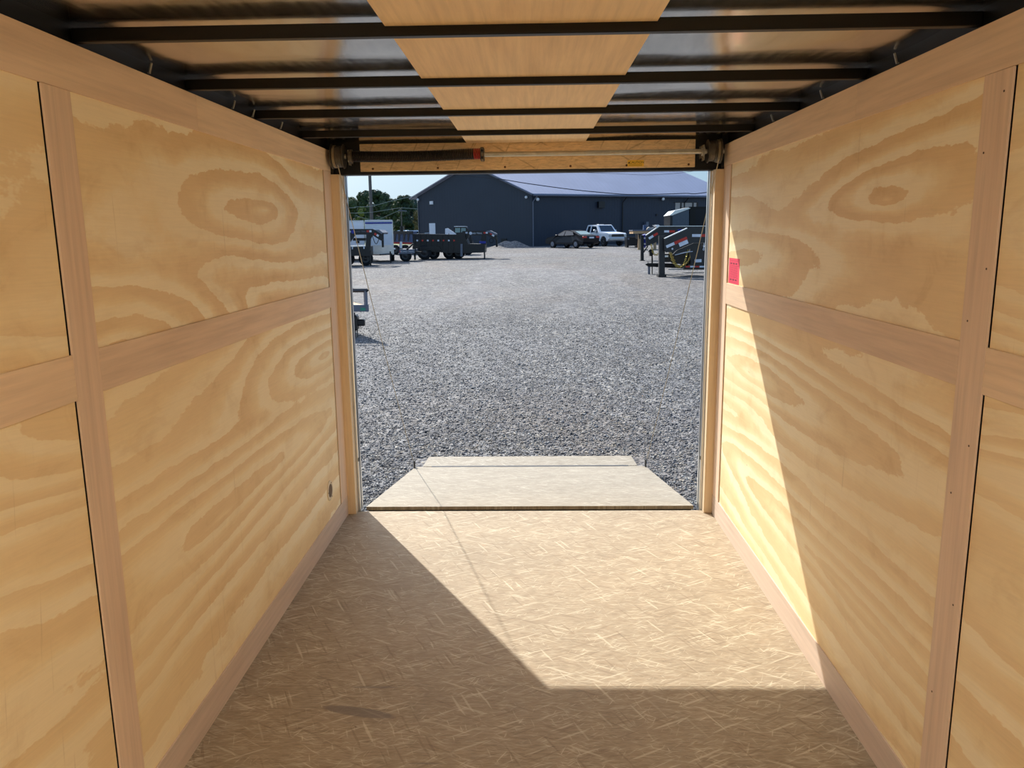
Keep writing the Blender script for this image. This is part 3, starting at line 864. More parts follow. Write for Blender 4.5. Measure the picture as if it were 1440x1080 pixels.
# loose stones lying on the near ground
rng = np.random.default_rng(3)
NS = 150000
u = rng.random(NS)
yy = 4.9 + (24 - 4.9) * u ** 1.9
hw = 0.27 * yy + 0.4
xx = (rng.random(NS) * 2 - 1) * hw + 0.0
keep = ~((np.abs(xx) < 0.97) & (yy < 6.53)) & ((yy > 5.4) | (np.abs(xx) > 0.9))
xx, yy = xx[keep], yy[keep]
n = len(xx)
base = np.array([[1, 0, 0], [-.3, .95, 0], [-.6, -.8, 0], [.5, .2, .75], [-.5, .15, .6], [0, 0, -.5]])
tri = np.array([[0, 1, 3], [1, 4, 3], [1, 2, 4], [2, 3, 4], [2, 0, 3], [1, 0, 5], [2, 1, 5], [0, 2, 5]])
sz = rng.gamma(3.0, 0.0024, n) + 0.003
sz = np.minimum(sz, 0.026)
sz *= 0.72 * np.clip((24.5 - yy) / 9, .25, 1)
an = rng.random(n) * 6.283
jit = rng.normal(0, .18, (n, 6, 3))
P = base[None] + jit
P[:, :, 0] *= rng.uniform(.7, 1.4, (n, 1)); P[:, :, 2] *= rng.uniform(.7, 1.3, (n, 1))
P *= sz[:, None, None]
ca, sa = np.cos(an)[:, None], np.sin(an)[:, None]
X = P[:, :, 0] * ca - P[:, :, 1] * sa + xx[:, None]
Yv = P[:, :, 0] * sa + P[:, :, 1] * ca + yy[:, None]
gz = -0.421 + 0.0117 * yy
gz = gz + np.array([0.02 * mnoise.noise(Vector((x * .35, y * .25, 0))) * min(1, max(0, (y - 7.2) / 3)) for x, y in zip(xx, yy)])
Z = P[:, :, 2] + gz[:, None] + sz[:, None] * 0.2
co = np.stack([X, Yv, Z], -1).reshape(-1)
me = bpy.data.meshes.new('loose_gravel')
me.vertices.add(n * 6); me.vertices.foreach_set('co', co)
fi = (tri[None] + (np.arange(n) * 6)[:, None, None]).reshape(-1)
me.loops.add(len(fi)); me.loops.foreach_set('vertex_index', fi.astype(np.int32))
me.polygons.add(n * 8)
me.polygons.foreach_set('loop_start', np.arange(0, len(fi), 3, dtype=np.int32))
me.polygons.foreach_set('loop_total', np.full(n * 8, 3, dtype=np.int32))
me.update(calc_edges=True); me.validate()
me.materials.append(MT['stone'])
go = bpy.data.objects.new('loose_gravel', me); COL.objects.link(go)
tag(go, 'loose grey crushed stones lying over the lot behind the trailer', 'gravel', kind='stuff')

# ------------------------------------------------------------------ helpers for the yard
def gy(py, px=745):
    """distance at which a photo row meets the ground"""
    lo, hi = 5.0, 400.0
    for _ in range(50):
        mid = (lo + hi) / 2
        if at(px, py, mid).z > G(mid): hi = mid
        else: lo = mid
    # above ground nearer than the crossing, below beyond it
    return (lo + hi) / 2
def gy(py, px=745):
    d = at(px, py, 1.0) - Vector((CAM.x, 0, CAM.z))
    return (CAM.z + 0.421) / (0.0117 - d.z)
def poly(m, pts, Y, depth):
    """outline given in the plane at distance Y, with real depth behind it"""
    v = [at(x, y, Y) for x, y in pts]
    m.prism(v, (0, depth, 0))
    return m
def wheel(parent, c, r, w, axis=(0, 1, 0), rim='trailer_grey', name='wheel'):
    c = Vector(c); a = Vector(axis).normalized()
    t = MB().lathe(c - a * w / 2, a, [(0, r * .62), (0.0, r * .86), (w * .12, r), (w * .88, r), (w, r * .86), (w, r * .62)], 28).build(name, 'rubber', parent, True)
    MB().lathe(c - a * (w / 2 + .012), a, [(0, r * .20), (0.01, r * .24), (0.012, r * .55), (0.0, r * .60), (w + .012, r * .60), (w + .022, r * .2)], 20).build('rim', rim, t, True)
    return t
def marks(parent, segs, Y, name='reflector'):
    """red and white reflective tape: (x0,y0,x1,y1,height,colour) along a line in the plane at Y"""
    for (x0, y0, x1, y1, h, colr) in segs:
        a = at(x0, y0, Y - .012); b = at(x1, y1, Y - .012)
        d = (b - a).normalized(); n_ = Vector((-d.z, 0, d.x)) * (h / 2)
        MB().prism([a - n_, b - n_, b + n_, a + n_], (0, 0.004, 0)).build(name, colr, parent)

# ------------------------------------------------------------------ the big metal building
A = Vector((-11.0, 79.0)); C0 = Vector((0.2, 73.6)); B = Vector((20.6, 83.4)); D = A + B - C0
EH = 4.78; RH = 7.62
gz_ = G(74) - 0.25
bd = thing('metal_building', 'large charcoal metal shop building with a pale grey gable roof', 'building', (C0.x, C0.y, gz_))
def P3(p, z): return Vector((p.x, p.y, z))
e0 = G(74) + EH; r0 = G(74) + RH
ldir = (B - C0).normalized(); gdir = (C0 - A).normalized()
wallm_l = ribbed('building_wall_long', (38, 48, 64), (ldir.x, ldir.y, 0), 0.30, 0.5, 0.0)
wallm_g = ribbed('building_wall_gable', (50, 57, 68), (gdir.x, gdir.y, 0), 0.30, 0.5, 0.0)
R0 = (A + C0) / 2; R1 = (B + D) / 2
def wallquad(p, q, apex, mat, name):
    nrm = Vector(((q - p).y, -(q - p).x)).normalized() * -0.15
    pts = [P3(p, gz_), P3(q, gz_), P3(q, e0)] + ([P3(apex, r0)] if apex is not None else []) + [P3(p, e0)]
    return MB().prism(pts, (nrm.x, nrm.y, 0)).build(name, mat, bd)
wallquad(A, C0, R0, wallm_g, 'gable_wall')
wallquad(C0, B, None, wallm_l, 'side_wall')
wallquad(B, D, R1, wallm_g, 'gable_wall')
wallquad(D, A, None, wallm_l, 'side_wall')
roofm = ribbed('building_roof', (150, 156, 176), (ldir.x, ldir.y, 0), 0.45, 0.42, 0.15, 0.03, 0.86)
ov = 0.45
def rp_(c, r, sgn_l):
    return c
for (pa, pb, nm) in ((C0, B, 'near'), (A, D, 'far')):
    mid0, mid1 = R0, R1
    out = (pa - mid0); sl = (r0 - e0) / out.length
    o_ = out.normalized() * ov
    l_ = ldir * 0.35
    q = [P3(pa + o_ - l_, e0 - sl * ov), P3(pb + o_ + l_, e0 - sl * ov), P3(mid1 + l_, r0), P3(mid0 - l_, r0)]
    if nm == 'far': q = list(reversed(q))
    rr_ = MB().prism([v + Vector((0, 0, 0.12)) for v in q], (0, 0, -0.12)).build('roof_slope', roofm, bd)
# eave gutter, rake trim, downspouts
gut = plain('gutter_metal', (112, 116, 128), 0.45, 0.2)
MT['gutter'] = gut
o_ = (C0 - R0).normalized() * (ov + .05)
MB().tube([P3(C0 + o_ - ldir * .35, e0 - .22), P3(B + o_ + ldir * .35, e0 - .22)], 0.10, 6).build('gutter', 'gutter', bd)
for (c_) in (A, C0):
    oo = (c_ - R0).normalized() * ov
    MB().tube([P3(c_ + oo - ldir * .38, e0 - .17), P3(R0 - ldir * .38, r0 + .02)], 0.10, 6).build('rake_trim', 'gutter', bd)
nl = Vector((ldir.y, -ldir.x)) * 0.12
for t, zt in ((0.05, 1), (9.6, 1), (16.8, 1), (22.3, 1)):
    p = C0 + ldir * t + nl
    MB().tube([P3(C0 + ldir * t + o_, e0 - .3), P3(p, e0 - .8), P3(p, gz_)], 0.055 if t else .06, 6).build('downspout', 'gutter' if t < 1 else 'trailer_black', bd)
ng = Vector((-gdir.y, gdir.x)); ng = ng if ng.y < 0 else -ng
def on_gable(px, py):
    # meet the gable plane
    for Y in np.linspace(70, 84, 1401):
        p = at(px, py, float(Y))
        if (Vector((p.x, p.y)) - A).dot(ng) <= 0.0: return p
def on_side(px, py):
    nn = Vector((ldir.y, -ldir.x))
    for Y in np.linspace(70, 90, 2001):
        p = at(px, py, float(Y))
        if (Vector((p.x, p.y)) - C0).dot(nn) <= 0.0: return p
def panel(name, mat, fn, x0, y0, x1, y1, t=0.06):
    a = fn(x0, y1); b = fn(x1, y1); ztop = fn(x0, y0).z
    n3 = (ng if fn is on_gable else Vector((ldir.y, -ldir.x)))
    return MB().prism([a, b, Vector((b.x, b.y, ztop)), Vector((a.x, a.y, ztop))], (n3.x * t, n3.y * t, 0)).build(name, mat, bd)
dr = panel('door', 'white', on_gable, 604.8, 314, 613.2, 345.5)
dr['label'] = 'white entry door in the gable wall'
h_ = on_gable(612, 333)
MB().sphere((h_.x + ng.x * .1, h_.y + ng.y * .1, h_.z), .05).build('door_handle', 'black', dr)
wlg = panel('wall_light', 'offwhite', on_gable, 605, 283, 609.5, 287.5, .12); wlg['label'] = 'small square light on the gable'
for px in (589.5, 741.5):
    p = on_gable(px, 281 if px < 600 else 277.5)
    MB().sphere((p.x + ng.x * .25, p.y + ng.y * .25, p.z), .13).build('flood_light', 'offwhite', bd)
for px, py in ((754.5, 280.5), (930.5, 280)):
    p = on_side(px, py)
    MB().sphere((p.x + .1, p.y - .25, p.z), .16).build('flood_light', 'offwhite', bd)
panel('louvre', 'trailer_black', on_side, 839.5, 283.5, 848, 292.5, .35)
panel('small_vent', 'trailer_black', on_side, 922, 301, 924, 303.5, .1)
panel('small_vent', 'trailer_black', on_gable, 705.5, 335.5, 713, 343, .1)
for x0, x1 in ((949, 955.5), (958, 972.5), (974.5, 978.5)):
    wp = panel('translucent_panel', 'tan', on_side, x0, 285, x1, 302, .05)
panel('panel_frame', 'trailer_black', on_side, 947.8, 284, 980, 285.2, .06)
for x in (955.6, 972.6, 979):
    panel('panel_frame', 'trailer_black', on_side, x, 284.5, x + 2.0, 302, .07)
panel('meter_box', 'gutter', on_side, 905.5, 312, 909, 319, .4)

# gravel heap against the gable wall
vs = []; fs = []
gc = Vector((at(718, 343, 70).x, 70.0))
nr, na = 12, 36
for i in range(nr + 1):
    for k_ in range(na):
        th = 2 * math.pi * k_ / na; r = i / nr
        x = gc.x + 2.3 * r * math.cos(th); y = gc.y + 1.5 * r * math.sin(th)
        z = G(y) + 0.62 * (math.cos(math.pi * r) * .5 + .5) * (1 + .25 * mnoise.noise(Vector((x * 1.5, y * 1.5, 1)))) - .01
        vs.append((x, y, z))
for i in range(nr):
    for k_ in range(na):
        j = (k_ + 1) % na
        fs.append((i * na + k_, (i + 1) * na + k_, (i + 1) * na + j, i * na + j))
m = MB(); m.add(vs, fs)
tag(m.build('gravel_pile', 'gravel', None, True, origin=(gc.x, gc.y, G(70))), 'low heap of gravel at the foot of the gable wall', 'gravel pile')

# ------------------------------------------------------------------ vehicles in their own frame
def loft(sections):
    """sections: list of rings (lists of 3d points), all of the same length"""
    m = MB(); n_ = len(sections[0])
    for r in sections: m.v += [tuple(p) for p in r]
    for i in range(len(sections) - 1):
        for k_ in range(n_):
            j = (k_ + 1) % n_
            m.f.append((i * n_ + k_, i * n_ + n_ + k_, i * n_ + n_ + j, i * n_ + j))
    m.f.append(tuple(range(n_))); m.f.append(tuple(reversed(range((len(sections) - 1) * n_, len(sections) * n_))))
    return m
def body_side(profile, w0, tumble, z_waist, z_roof, n_=1):
    """side outline (x,z) turned into a body whose sides lean in above the waist"""
    rings = []
    def hw(z): 
        if z <= z_waist: return w0 - 0.03 * max(0, (0.45 - z))
        return w0 - tumble * (z - z_waist) / (z_roof - z_waist)
    L = [(x, -hw(z), z) for x, z in profile]; R_ = [(x, hw(z), z) for x, z in profile]
    Li = [(x, -hw(z) + .05, z) for x, z in profile]
    m = MB(); n2 = len(profile)
    m.v = L + R_
    m.f = [tuple(range(n2)), tuple(reversed(range(n2, 2 * n2)))] + [(i, i + n2, (i + 1) % n2 + n2, (i + 1) % n2) for i in range(n2)]
    return m
def window(parent, pts, side_y, mat='glass', name='window'):
    """flat pane lying just proud of a body side: pts (x,z), side_y(z) gives y"""
    a = [(x, side_y(z), z) for x, z in pts]
    sgn = -1 if side_y(1.0) < 0 else 1
    return MB().prism(a, (0, sgn * .012, 0)).build(name, mat, parent)

def arch(cx, r, z0, n_=8, rev=False):
    pts_ = [(cx + r * math.cos(math.pi * i / n_), z0 + r * math.sin(math.pi * i / n_)) for i in range(n_ + 1)]
    return pts_

# white pickup, nose to the right and a little towards us
Yt = 72.5
tp = at(844, 346.5, Yt)
tk = thing('pickup_truck', 'older white pickup truck parked nose right along the building', 'truck', (tp.x, Yt, G(Yt)), None, math.radians(-58), True)
prof = [(-2.6, .62), (-2.6, 1.12), (-.95, 1.14), (-.82, 1.80), (-.70, 1.86), (.55, 1.86), (.66, 1.82), (1.15, 1.25), (1.25, 1.22), (2.35, 1.12), (2.48, 1.04), (2.52, .62), (2.40, .52)] + arch(1.72, .46, .42) [0:9] + [(1.15, .46), (-1.15, .46)] + arch(-1.65, .46, .42)[0:9] + [(-2.3, .52)]
bs = body_side(prof, .98, .20, 1.14, 1.86)
body = bs.build('body', 'white', tk)
sy = lambda s, off=.004: (lambda z: s * (.98 - (.20 * (z - 1.14) / .72 if z > 1.14 else 0) + off))
for s in (-1, 1):
    window(tk, [(-.12, 1.20), (.92, 1.20), (.50, 1.72), (-.12, 1.74)], sy(s), name='door_window')
    window(tk, [(-.72, 1.22), (-.30, 1.22), (-.30, 1.74), (-.66, 1.74)], sy(s), name='rear_quarter_window')
    m = MB().box((.62, s * 1.00, 1.16), (.80, s * 1.24, 1.42), bev=.02); m.build('side_mirror', 'chrome', tk)
    wheel(tk, (1.72, s * .84, .38), .38, .26); wheel(tk, (-1.65, s * .84, .38), .38, .26)
    MB().box((2.50, s * .68, .82), (2.56, s * .94, 1.02), bev=.01).build('headlight', 'chrome', tk)
m = MB(); m.prism([(1.12, -.76, 1.27), (1.12, .76, 1.27), (.68, .68, 1.78), (.68, -.68, 1.78)], (.02, 0, .012)); m.build('windscreen', 'glass', tk)
MB().box((2.50, -.66, .80), (2.55, .66, 1.03), bev=.01).build('grille', 'trailer_black', tk)
MB().box((2.46, -1.0, .50), (2.66, 1.0, .70), bev=.03).build('front_bumper', 'chrome', tk)
MB().box((-2.72, -.95, .50), (-2.60, .95, .68), bev=.03).build('rear_bumper', 'chrome', tk)
MB().box((-.25, -.30, 1.861), (.15, .30, 1.92), bev=.02).build('roof_marker', 'tan', tk)

# dark sedan seen from behind left
Yc = 67.0
cp = at(804, 347, Yc)
car = thing('sedan', 'dark blue sedan parked beside the white pickup truck', 'car', (cp.x, Yc, G(Yc)), None, math.radians(180 - 50), True)
prof = [(-2.30, .48), (-2.36, .80), (-2.28, 1.00), (-1.75, 1.06), (-1.0, 1.37), (-.45, 1.45), (.20, 1.43), (1.05, 1.02), (2.05, .86), (2.30, .70), (2.32, .36)] + arch(1.42, .37, .32) + arch(-1.42, .37, .32) + [(-2.2, .34)]
bs = body_side(prof, .90, .26, .98, 1.45)
bs.build('body', 'car_dark', car)
sy2 = lambda s, off=.004: (lambda z: s * (.90 - (.26 * (z - .98) / .47 if z > .98 else 0) + off))
for s in (-1, 1):
    window(car, [(.02, 1.02), (.88, 1.02), (.16, 1.37), (.02, 1.38)], sy2(s), name='front_window')
    window(car, [(-1.15, 1.05), (-.06, 1.02), (-.06, 1.38), (-.48, 1.39), (-.92, 1.30)], sy2(s), name='rear_window')
    MB().box((.72, s * .88, .98), (.90, s * 1.05, 1.10), bev=.02).build('side_mirror', 'car_dark', car)
    wheel(car, (1.42, s * .80, .33), .33, .22, rim='gutter'); wheel(car, (-1.42, s * .80, .33), .33, .22, rim='gutter')
    MB().box((-2.36, s * .52, .80), (-2.22, s * .91, .96), bev=.02).build('tail_light', 'tail', car)
m = MB(); m.prism([(-1.70, -.62, 1.085), (-1.05, -.60, 1.355), (-1.05, .60, 1.355), (-1.70, .62, 1.085)], (-.008, 0, .02)); m.build('rear_screen', 'clearglass', car)
MB().box((-2.37, -.26, .78), (-2.345, .26, .91)).build('number_plate', 'white', car)

# ------------------------------------------------------------------ gooseneck dump trailer in front of the gable
Yg = 47.0
gt = thing('gooseneck_dump_trailer', 'long black gooseneck dump trailer standing in front of the gable wall', 'trailer', (at(640, 362, Yg).x, Yg, G(Yg)))
m = poly(MB(), [(580, 329.5), (642, 330.5), (642, 355), (634, 356), (581, 352)], Yg, 2.1)
bx = m.build('dump_box', 'trailer_black', gt)
m = poly(MB(), [(579.5, 328.6), (643, 329.8), (643, 331.2), (579.5, 330.2)], Yg - .06, 2.2); m.build('top_rail', 'trailer_grey', bx)
for i in range(8):
    x = 582.5 + i * 7.7
    poly(MB(), [(x, 331), (x + 1.3, 331), (x + 1.3, 353), (x, 353)], Yg - .07, .07).build('stake_rib', 'trailer_black', bx)
marks(gt, [(585.5 + i * 7.4, 338.2, 588.0 + i * 7.4, 338.2, .09, 'refl_white' if i % 2 == 0 else 'refl_red') for i in range(8)], Yg - .08)
m = poly(MB(), [(642, 329), (654, 325), (654, 333), (658, 343), (682, 343), (682, 355), (650, 356), (642, 356)], Yg, 1.9); m.build('front_frame', 'trailer_black', gt)
m = poly(MB(), [(650, 325), (688, 324.3), (699, 329.5), (698, 338), (694, 336), (684, 330.5), (683.5, 344), (676, 344), (677, 331), (660, 331), (655, 340), (650, 338)], Yg + .35, .14); nk = m.build('gooseneck', 'trailer_black', gt)
m = poly(MB(), [(650, 325), (688, 324.3), (699, 329.5), (698, 338), (694, 336), (684, 330.5), (683.5, 344), (676, 344), (677, 331), (660, 331), (655, 340), (650, 338)], Yg + 1.5, .14); m.build('gooseneck', 'trailer_black', gt)
m = poly(MB(), [(683, 325), (689, 324.0), (698, 328.5), (698, 331), (693, 329)], Yg + .30, 1.4); m.build('neck_plate', 'gutter', gt)
p = at(698.6, 340, Yg + .9); q = at(698.6, 347, Yg + .9)
MB().tube([p + Vector((0, 0, .25)), q], .06, 8).build('coupler', 'trailer_black', gt)
marks(gt, [(654, 327.3, 657.5, 327.3, .10, 'refl_white'), (651, 327.4, 654, 327.3, .10, 'refl_red'), (680, 327.3, 683, 327.3, .10, 'refl_red'), (683, 327.3, 686, 327.4, .10, 'refl_white'), (689, 328, 692, 329.6, .10, 'refl_red'), (692, 330.3, 695, 332, .10, 'refl_white')], Yg + .33)
tx = at(669.5, 328.2, Yg + .33)
Mx = Matrix.Translation(tx) @ Matrix.Rotation(math.radians(90), 4, 'X')
text_mesh('lettering', 'LOAD TRAIL', 0.13, 'refl_white', gt, Mx)
p = at(661.7, 328, Yg + .34)
MB().lathe(p, (0, -1, 0), [(0, .09), (0.006, .09)], 16).build('round_badge', 'refl_white', gt)
poly(MB(), [(647.5, 343), (650.4, 343), (650.4, 360.5), (647.5, 360.5)], Yg - .12, .12).build('mud_flap', 'gutter', gt)
for wx, wy in ((597, 355.5), (632, 355.8), (644.5, 356)):
    Yw = Yg + (0.0 if wx < 600 else .5)
    c_ = at(wx, wy, Yw); r_ = .42 if wx < 600 else .38
    wheel(gt, (c_.x, Yw + .05, G(Yw) + r_), r_, .26)
c_ = at(610, 356, Yg + .4); wheel(gt, (c_.x, Yg + .45, G(Yg) + .36), .34, .24)
poly(MB(), [(590, 349), (593, 346.5), (617, 346.5), (620, 350), (620, 352), (590, 352)], Yg - .12, .3).build('fender', 'trailer_black', gt)
for px in (681.3,):
    for dY in (.1, 1.6):
        a = at(px, 352, Yg + dY); MB().tube([a, Vector((a.x, a.y, G(a.y)))], .05, 6).build('landing_leg', 'trailer_grey', gt)
a = at(691, 336, Yg + .28)
MB().tube([a + Vector((.12 * math.cos(t_ / 16 * 6.283), 0, -.1 + .13 * math.sin(t_ / 16 * 6.283))) for t_ in range(17)], .018, 6).build('hose_loop', 'rubber', gt)
a = at(677, 341, Yg + .15); MB().box((a.x - .12, a.y, a.z - .06), (a.x + .25, a.y + .2, a.z + .08)).build('jack_motor', 'blue', gt)
tag(poly(MB(), [(597, 327.6), (603, 327.2), (603, 328.0), (597, 328.4)], Yg + .5, .3).build('folded_sheet', 'white', None, origin=tuple(at(600, 329.5, Yg + .5))), 'pale folded sheet lying on the edge of the black dump trailer', 'sheet')

# skid steer standing behind it
Yk = 54.0
sk = thing('skid_steer', 'white skid steer loader with a glazed cab behind the dump trailer', 'loader', (at(642, 355, Yk).x, Yk, G(Yk)))
ground_px = 316 + 1.957 * FPX / Yk
poly(MB(), [(636, 331), (662, 331), (664, 340), (664, ground_px - 4), (640, ground_px - 4), (636, 342)], Yk, 1.5).build('body', 'trailer_grey', sk)
poly(MB(), [(626, 321.5), (629.5, 320.8), (641, 328.5), (641, 332.5), (633, 332.5), (631, 327), (629.5, 331.5), (626, 331.5)], Yk - .1, .2).build('lift_arm', 'white', sk)
poly(MB(), [(626, 321.5), (629.5, 320.8), (641, 328.5), (641, 332.5), (633, 332.5), (631, 327), (629.5, 331.5), (626, 331.5)], Yk + 1.4, .2).build('lift_arm', 'white', sk)
poly(MB(), [(638, 321), (640, 318.6), (655, 318.6), (656.5, 321), (656, 330), (638, 330)], Yk + .1, 1.2).build('cab', 'trailer_black', sk)
for a_, b_ in ((640, 647), (648.5, 655)):
    poly(MB(), [(a_, 320.6), (b_, 320.6), (b_, 327), (a_, 327)], Yk + .08, .02).build('cab_window', 'clearglass', sk)
poly(MB(), [(638.5, 318), (655, 318), (655, 318.9), (638.5, 318.9)], Yk, 1.4).build('cab_roof', 'offwhite', sk)
for px in (643, 658):
    a = at(px, ground_px - 6, Yk); wheel(sk, (a.x, Yk - .05, G(Yk) + .38), .38, .28)

# ------------------------------------------------------------------ left gooseneck in front of the white cargo trailers
Yl = 40.0
gl = thing('gooseneck_flatbed_trailer', 'black gooseneck trailer at the left with its neck in front of white cargo trailers', 'trailer', (at(500, 368, Yl).x, Yl, G(Yl)))
neck = [(392, 322), (524, 322), (539, 328), (538.5, 338.5), (535, 338), (524, 331), (521, 336), (520, 360), (512, 360), (515, 338), (515, 330), (499.5, 330), (490, 344), (487, 352), (392, 352)]
for dY in (0, 1.5):
    poly(MB(), neck, Yl + dY, .14).build('gooseneck', 'trailer_black', gl)
poly(MB(), [(392, 347.5), (516, 346.8), (516, 359.8), (392, 360.3)], Yl + .16, 1.6).build('front_box', 'trailer_black', gl)
poly(MB(), [(487.5, 345.5), (517, 345.2), (517, 346.6), (487.0, 347.3)], Yl + .1, 1.4).build('tread_plate', 'alu', gl)
poly(MB(), [(497, 334.7), (514, 334.7), (514, 338.5), (496, 338.5)], Yl + .3, .2).build('cross_member', 'trailer_black', gl)
poly(MB(), [(527, 323.3), (533, 323), (538, 327), (537, 329.3)], Yl - .05, 1.6).build('neck_plate', 'gutter', gl)
a = at(538, 336, Yl + .8)
MB().tube([a + Vector((0, 0, .3)), a + Vector((0, 0, -.42))], [.07, .055], 8).build('coupler', 'trailer_black', gl)
MB().tube([at(524 + i * 1.0, 332 + 11 * math.sin(math.pi * i / 10), Yl + .7) for i in range(11)], .018, 5).build('hose_loop', 'rubber', gl)
marks(gl, [(486.2, 325.7, 489.5, 325.7, .1, 'refl_red'), (489.8, 325.7, 493, 325.7, .1, 'refl_white'), (515.5, 325.2, 519, 325.2, .1, 'refl_red'), (519.3, 325.2, 522.5, 325.2, .1, 'refl_white'), (526.5, 328.3, 529.5, 330.2, .1, 'refl_red'), (529.7, 330.3, 532.5, 332, .1, 'refl_white'), (488, 333.8, 490.6, 333.8, .12, 'refl_white'), (494.8, 348.5, 496.3, 348.5, .14, 'refl_white'), (511.0, 348.0, 512.5, 348.0, .14, 'refl_white')], Yl)
a = at(496.3, 326, Yl - .01); MB().lathe(a, (0, -1, 0), [(0, .09), (.01, .09)], 14).build('round_badge', 'blue', gl)
tx = at(507, 325.6, Yl - .012)
text_mesh('lettering', 'LOAD TRAIL', 0.10, 'gutter', gl, Matrix.Translation(tx) @ Matrix.Rotation(math.radians(90), 4, 'X'))
for px in (420, 444, 488.5, 514.5):
    c_ = at(px, 362, Yl + .6); wheel(gl, (c_.x, Yl + .6, G(Yl + .6) + .36), .36, .24)
for px, dY in ((520.3, .0), (520.3, 1.5)):
    a = at(px, 352, Yl + dY); MB().tube([a, Vector((a.x, a.y, G(a.y)))], .04, 6).build('landing_leg', 'trailer_black', gl)

# white enclosed cargo trailers
def cargo(px0, px1, ptop, Y, depth, rz_, label, details):
    a = at(px0, ptop, Y); b = at(px1, ptop, Y); w_ = (b.x - a.x); h_ = a.z - G(Y)
    t = thing('enclosed_cargo_trailer', label, 'trailer', ((a.x + b.x) / 2, Y, G(Y)), 'white enclosed trailers at the left', rz_, True)
    hw_ = w_ / 2
    MB().box((-hw_, 0, .42), (hw_, depth, h_ - .04), bev=.03).build('body', 'white', t)
    MB().box((-hw_ - .015, -.02, h_ - .07), (hw_ + .015, depth + .02, h_), bev=.012).build('roof_trim', 'alu', t)
    for s in (-1, 1):
        MB().box((s * hw_ - .03, -.012, .42), (s * hw_ + .03, .03, h_ - .06), bev=.008).build('corner_trim', 'alu', t)
        wheel(t, (s * (hw_ - .02), depth * .55, .33), .33, .2, (1, 0, 0), 'white')
        MB().box((s * (hw_ - .1), depth * .55 - .45, .66), (s * (hw_ + .16), depth * .55 + .45, .74), bev=.02).build('fender', 'alu', t)
    return t, hw_, h_
t1, hw1, h1 = cargo(513.5, 551.2, 309.6, 44.0, 3.2, math.radians(11), 'white enclosed cargo trailer showing its plain front with metal stone guard', 0)
MB().box((-hw1 + .03, -.02, .42), (hw1 - .03, 0, .95)).build('stone_guard', 'alu', t1)
MB().box((-hw1 + .05, -.03, .62), (-hw1 + .42, -.02, .90)).build('placard', 'white', t1)
MB().box((-hw1 - .0, -.022, h1 - .20), (hw1, -.012, h1 - .12)).build('blue_stripe', 'blue', t1)
m = MB(); m.tube([(-hw1 + .1, 0, .45), (0, -1.1, .45)], .045, 6); m.tube([(hw1 - .1, 0, .45), (0, -1.1, .45)], .045, 6); m.build('tongue', 'trailer_black', t1)
MB().tube([(.55, -1.0, .62), (.55, -1.0, 0)], .04, 8).build('tongue_jack', 'trailer_black', t1)
m = MB(); m.box((-.2, -.28, h1 - .42), (.42, -.272, h1 - .40)); m.build('pinstripe', 'gutter', t1) if False else None
t2, hw2, h2 = cargo(470, 510.5, 310.4, 46.5, 3.2, math.radians(12), 'white enclosed cargo trailer at far left with a door in its end', 0)
m = MB().box((-.30 + .55, -.02, .55), (.28 + .55, -.005, h2 - .25), bev=.004); d2 = m.build('door', 'white', t2)
MB().box((.36, -.035, 1.50), (.60, -.02, 1.72)).build('door_window', 'glass', t2)
MB().box((.36, -.035, 1.02), (.56, -.02, 1.15)).build('door_latch', 'black', t2)

# dump bed with blue sides standing between
Yd = 56.0
db = thing('dump_trailer', 'small dump trailer with dark blue sides between the white trailer and the long black one', 'trailer', (at(566, 358, Yd).x, Yd, G(Yd)))
poly(MB(), [(548, 325.5), (580.5, 325.5), (580.5, 341), (551, 341)], Yd, 2.0).build('dump_bed', 'bluegrey', db)
poly(MB(), [(547, 324.8), (581, 324.8), (581, 329), (547, 329)], Yd - .08, .1).build('top_rail', 'trailer_black', db)
for x in (554, 560, 567, 573):
    poly(MB(), [(x, 329), (x + 2.6, 329), (x + 1.6, 339), (x, 339)], Yd - .1, .1).build('side_rib', 'trailer_black', db)
poly(MB(), [(551, 340.3), (578, 341), (578, 343.6), (551, 342.8)], Yd - .1, 1.8).build('bed_frame', 'redpaint', db)
poly(MB(), [(561.5, 341), (564, 341), (564, 352), (561.5, 352)], Yd, .4).build('lift_post', 'trailer_black', db)
poly(MB(), [(550, 351), (590, 351), (590, 353.6), (550, 353.6)], Yd, 1.6).build('chassis', 'trailer_black', db)
for px in (556, 570):
    c_ = at(px, 355, Yd); wheel(db, (c_.x, Yd - .02, G(Yd) + .34), .34, .2)
# galvanised equipment trailer in front
Ye = 44.6
eq = thing('equipment_trailer', 'low grey equipment trailer with a black hitch, its wheels beside the white trailer', 'trailer', (at(570, 363, Ye).x, Ye, G(Ye)))
poly(MB(), [(561, 350.5), (582, 350.5), (582, 356.5), (561, 357.5)], Ye, 1.7).build('deck_frame', 'gutter', eq)
tx = at(573, 353.6, Ye - .012)
text_mesh('lettering', 'LOAD TRAIL', 0.14, 'refl_white', eq, Matrix.Translation(tx) @ Matrix.Rotation(math.radians(90), 4, 'X'))
marks(eq, [(561.6, 353.6, 563, 353.6, .1, 'refl_red'), (563, 353.6, 564.4, 353.6, .1, 'refl_white')], Ye)
poly(MB(), [(580, 346), (584.5, 346), (584.5, 365.6), (582.2, 365.6), (582, 357), (580, 357)], Ye + .5, .12).build('hitch_jack', 'trailer_black', eq)
poly(MB(), [(582, 353), (592, 354), (592, 357), (582, 357)], Ye + .4, .5).build('tongue', 'trailer_black', eq)
for px in (570,):
    c_ = at(px, 358, Ye); wheel(eq, (c_.x, Ye + .12, G(Ye) + .33), .33, .2)
MB().tube([at(563.7, 349, Ye), at(563.9, 340, Ye)], .07, 8).build('ramp_cylinder', 'offwhite', eq)
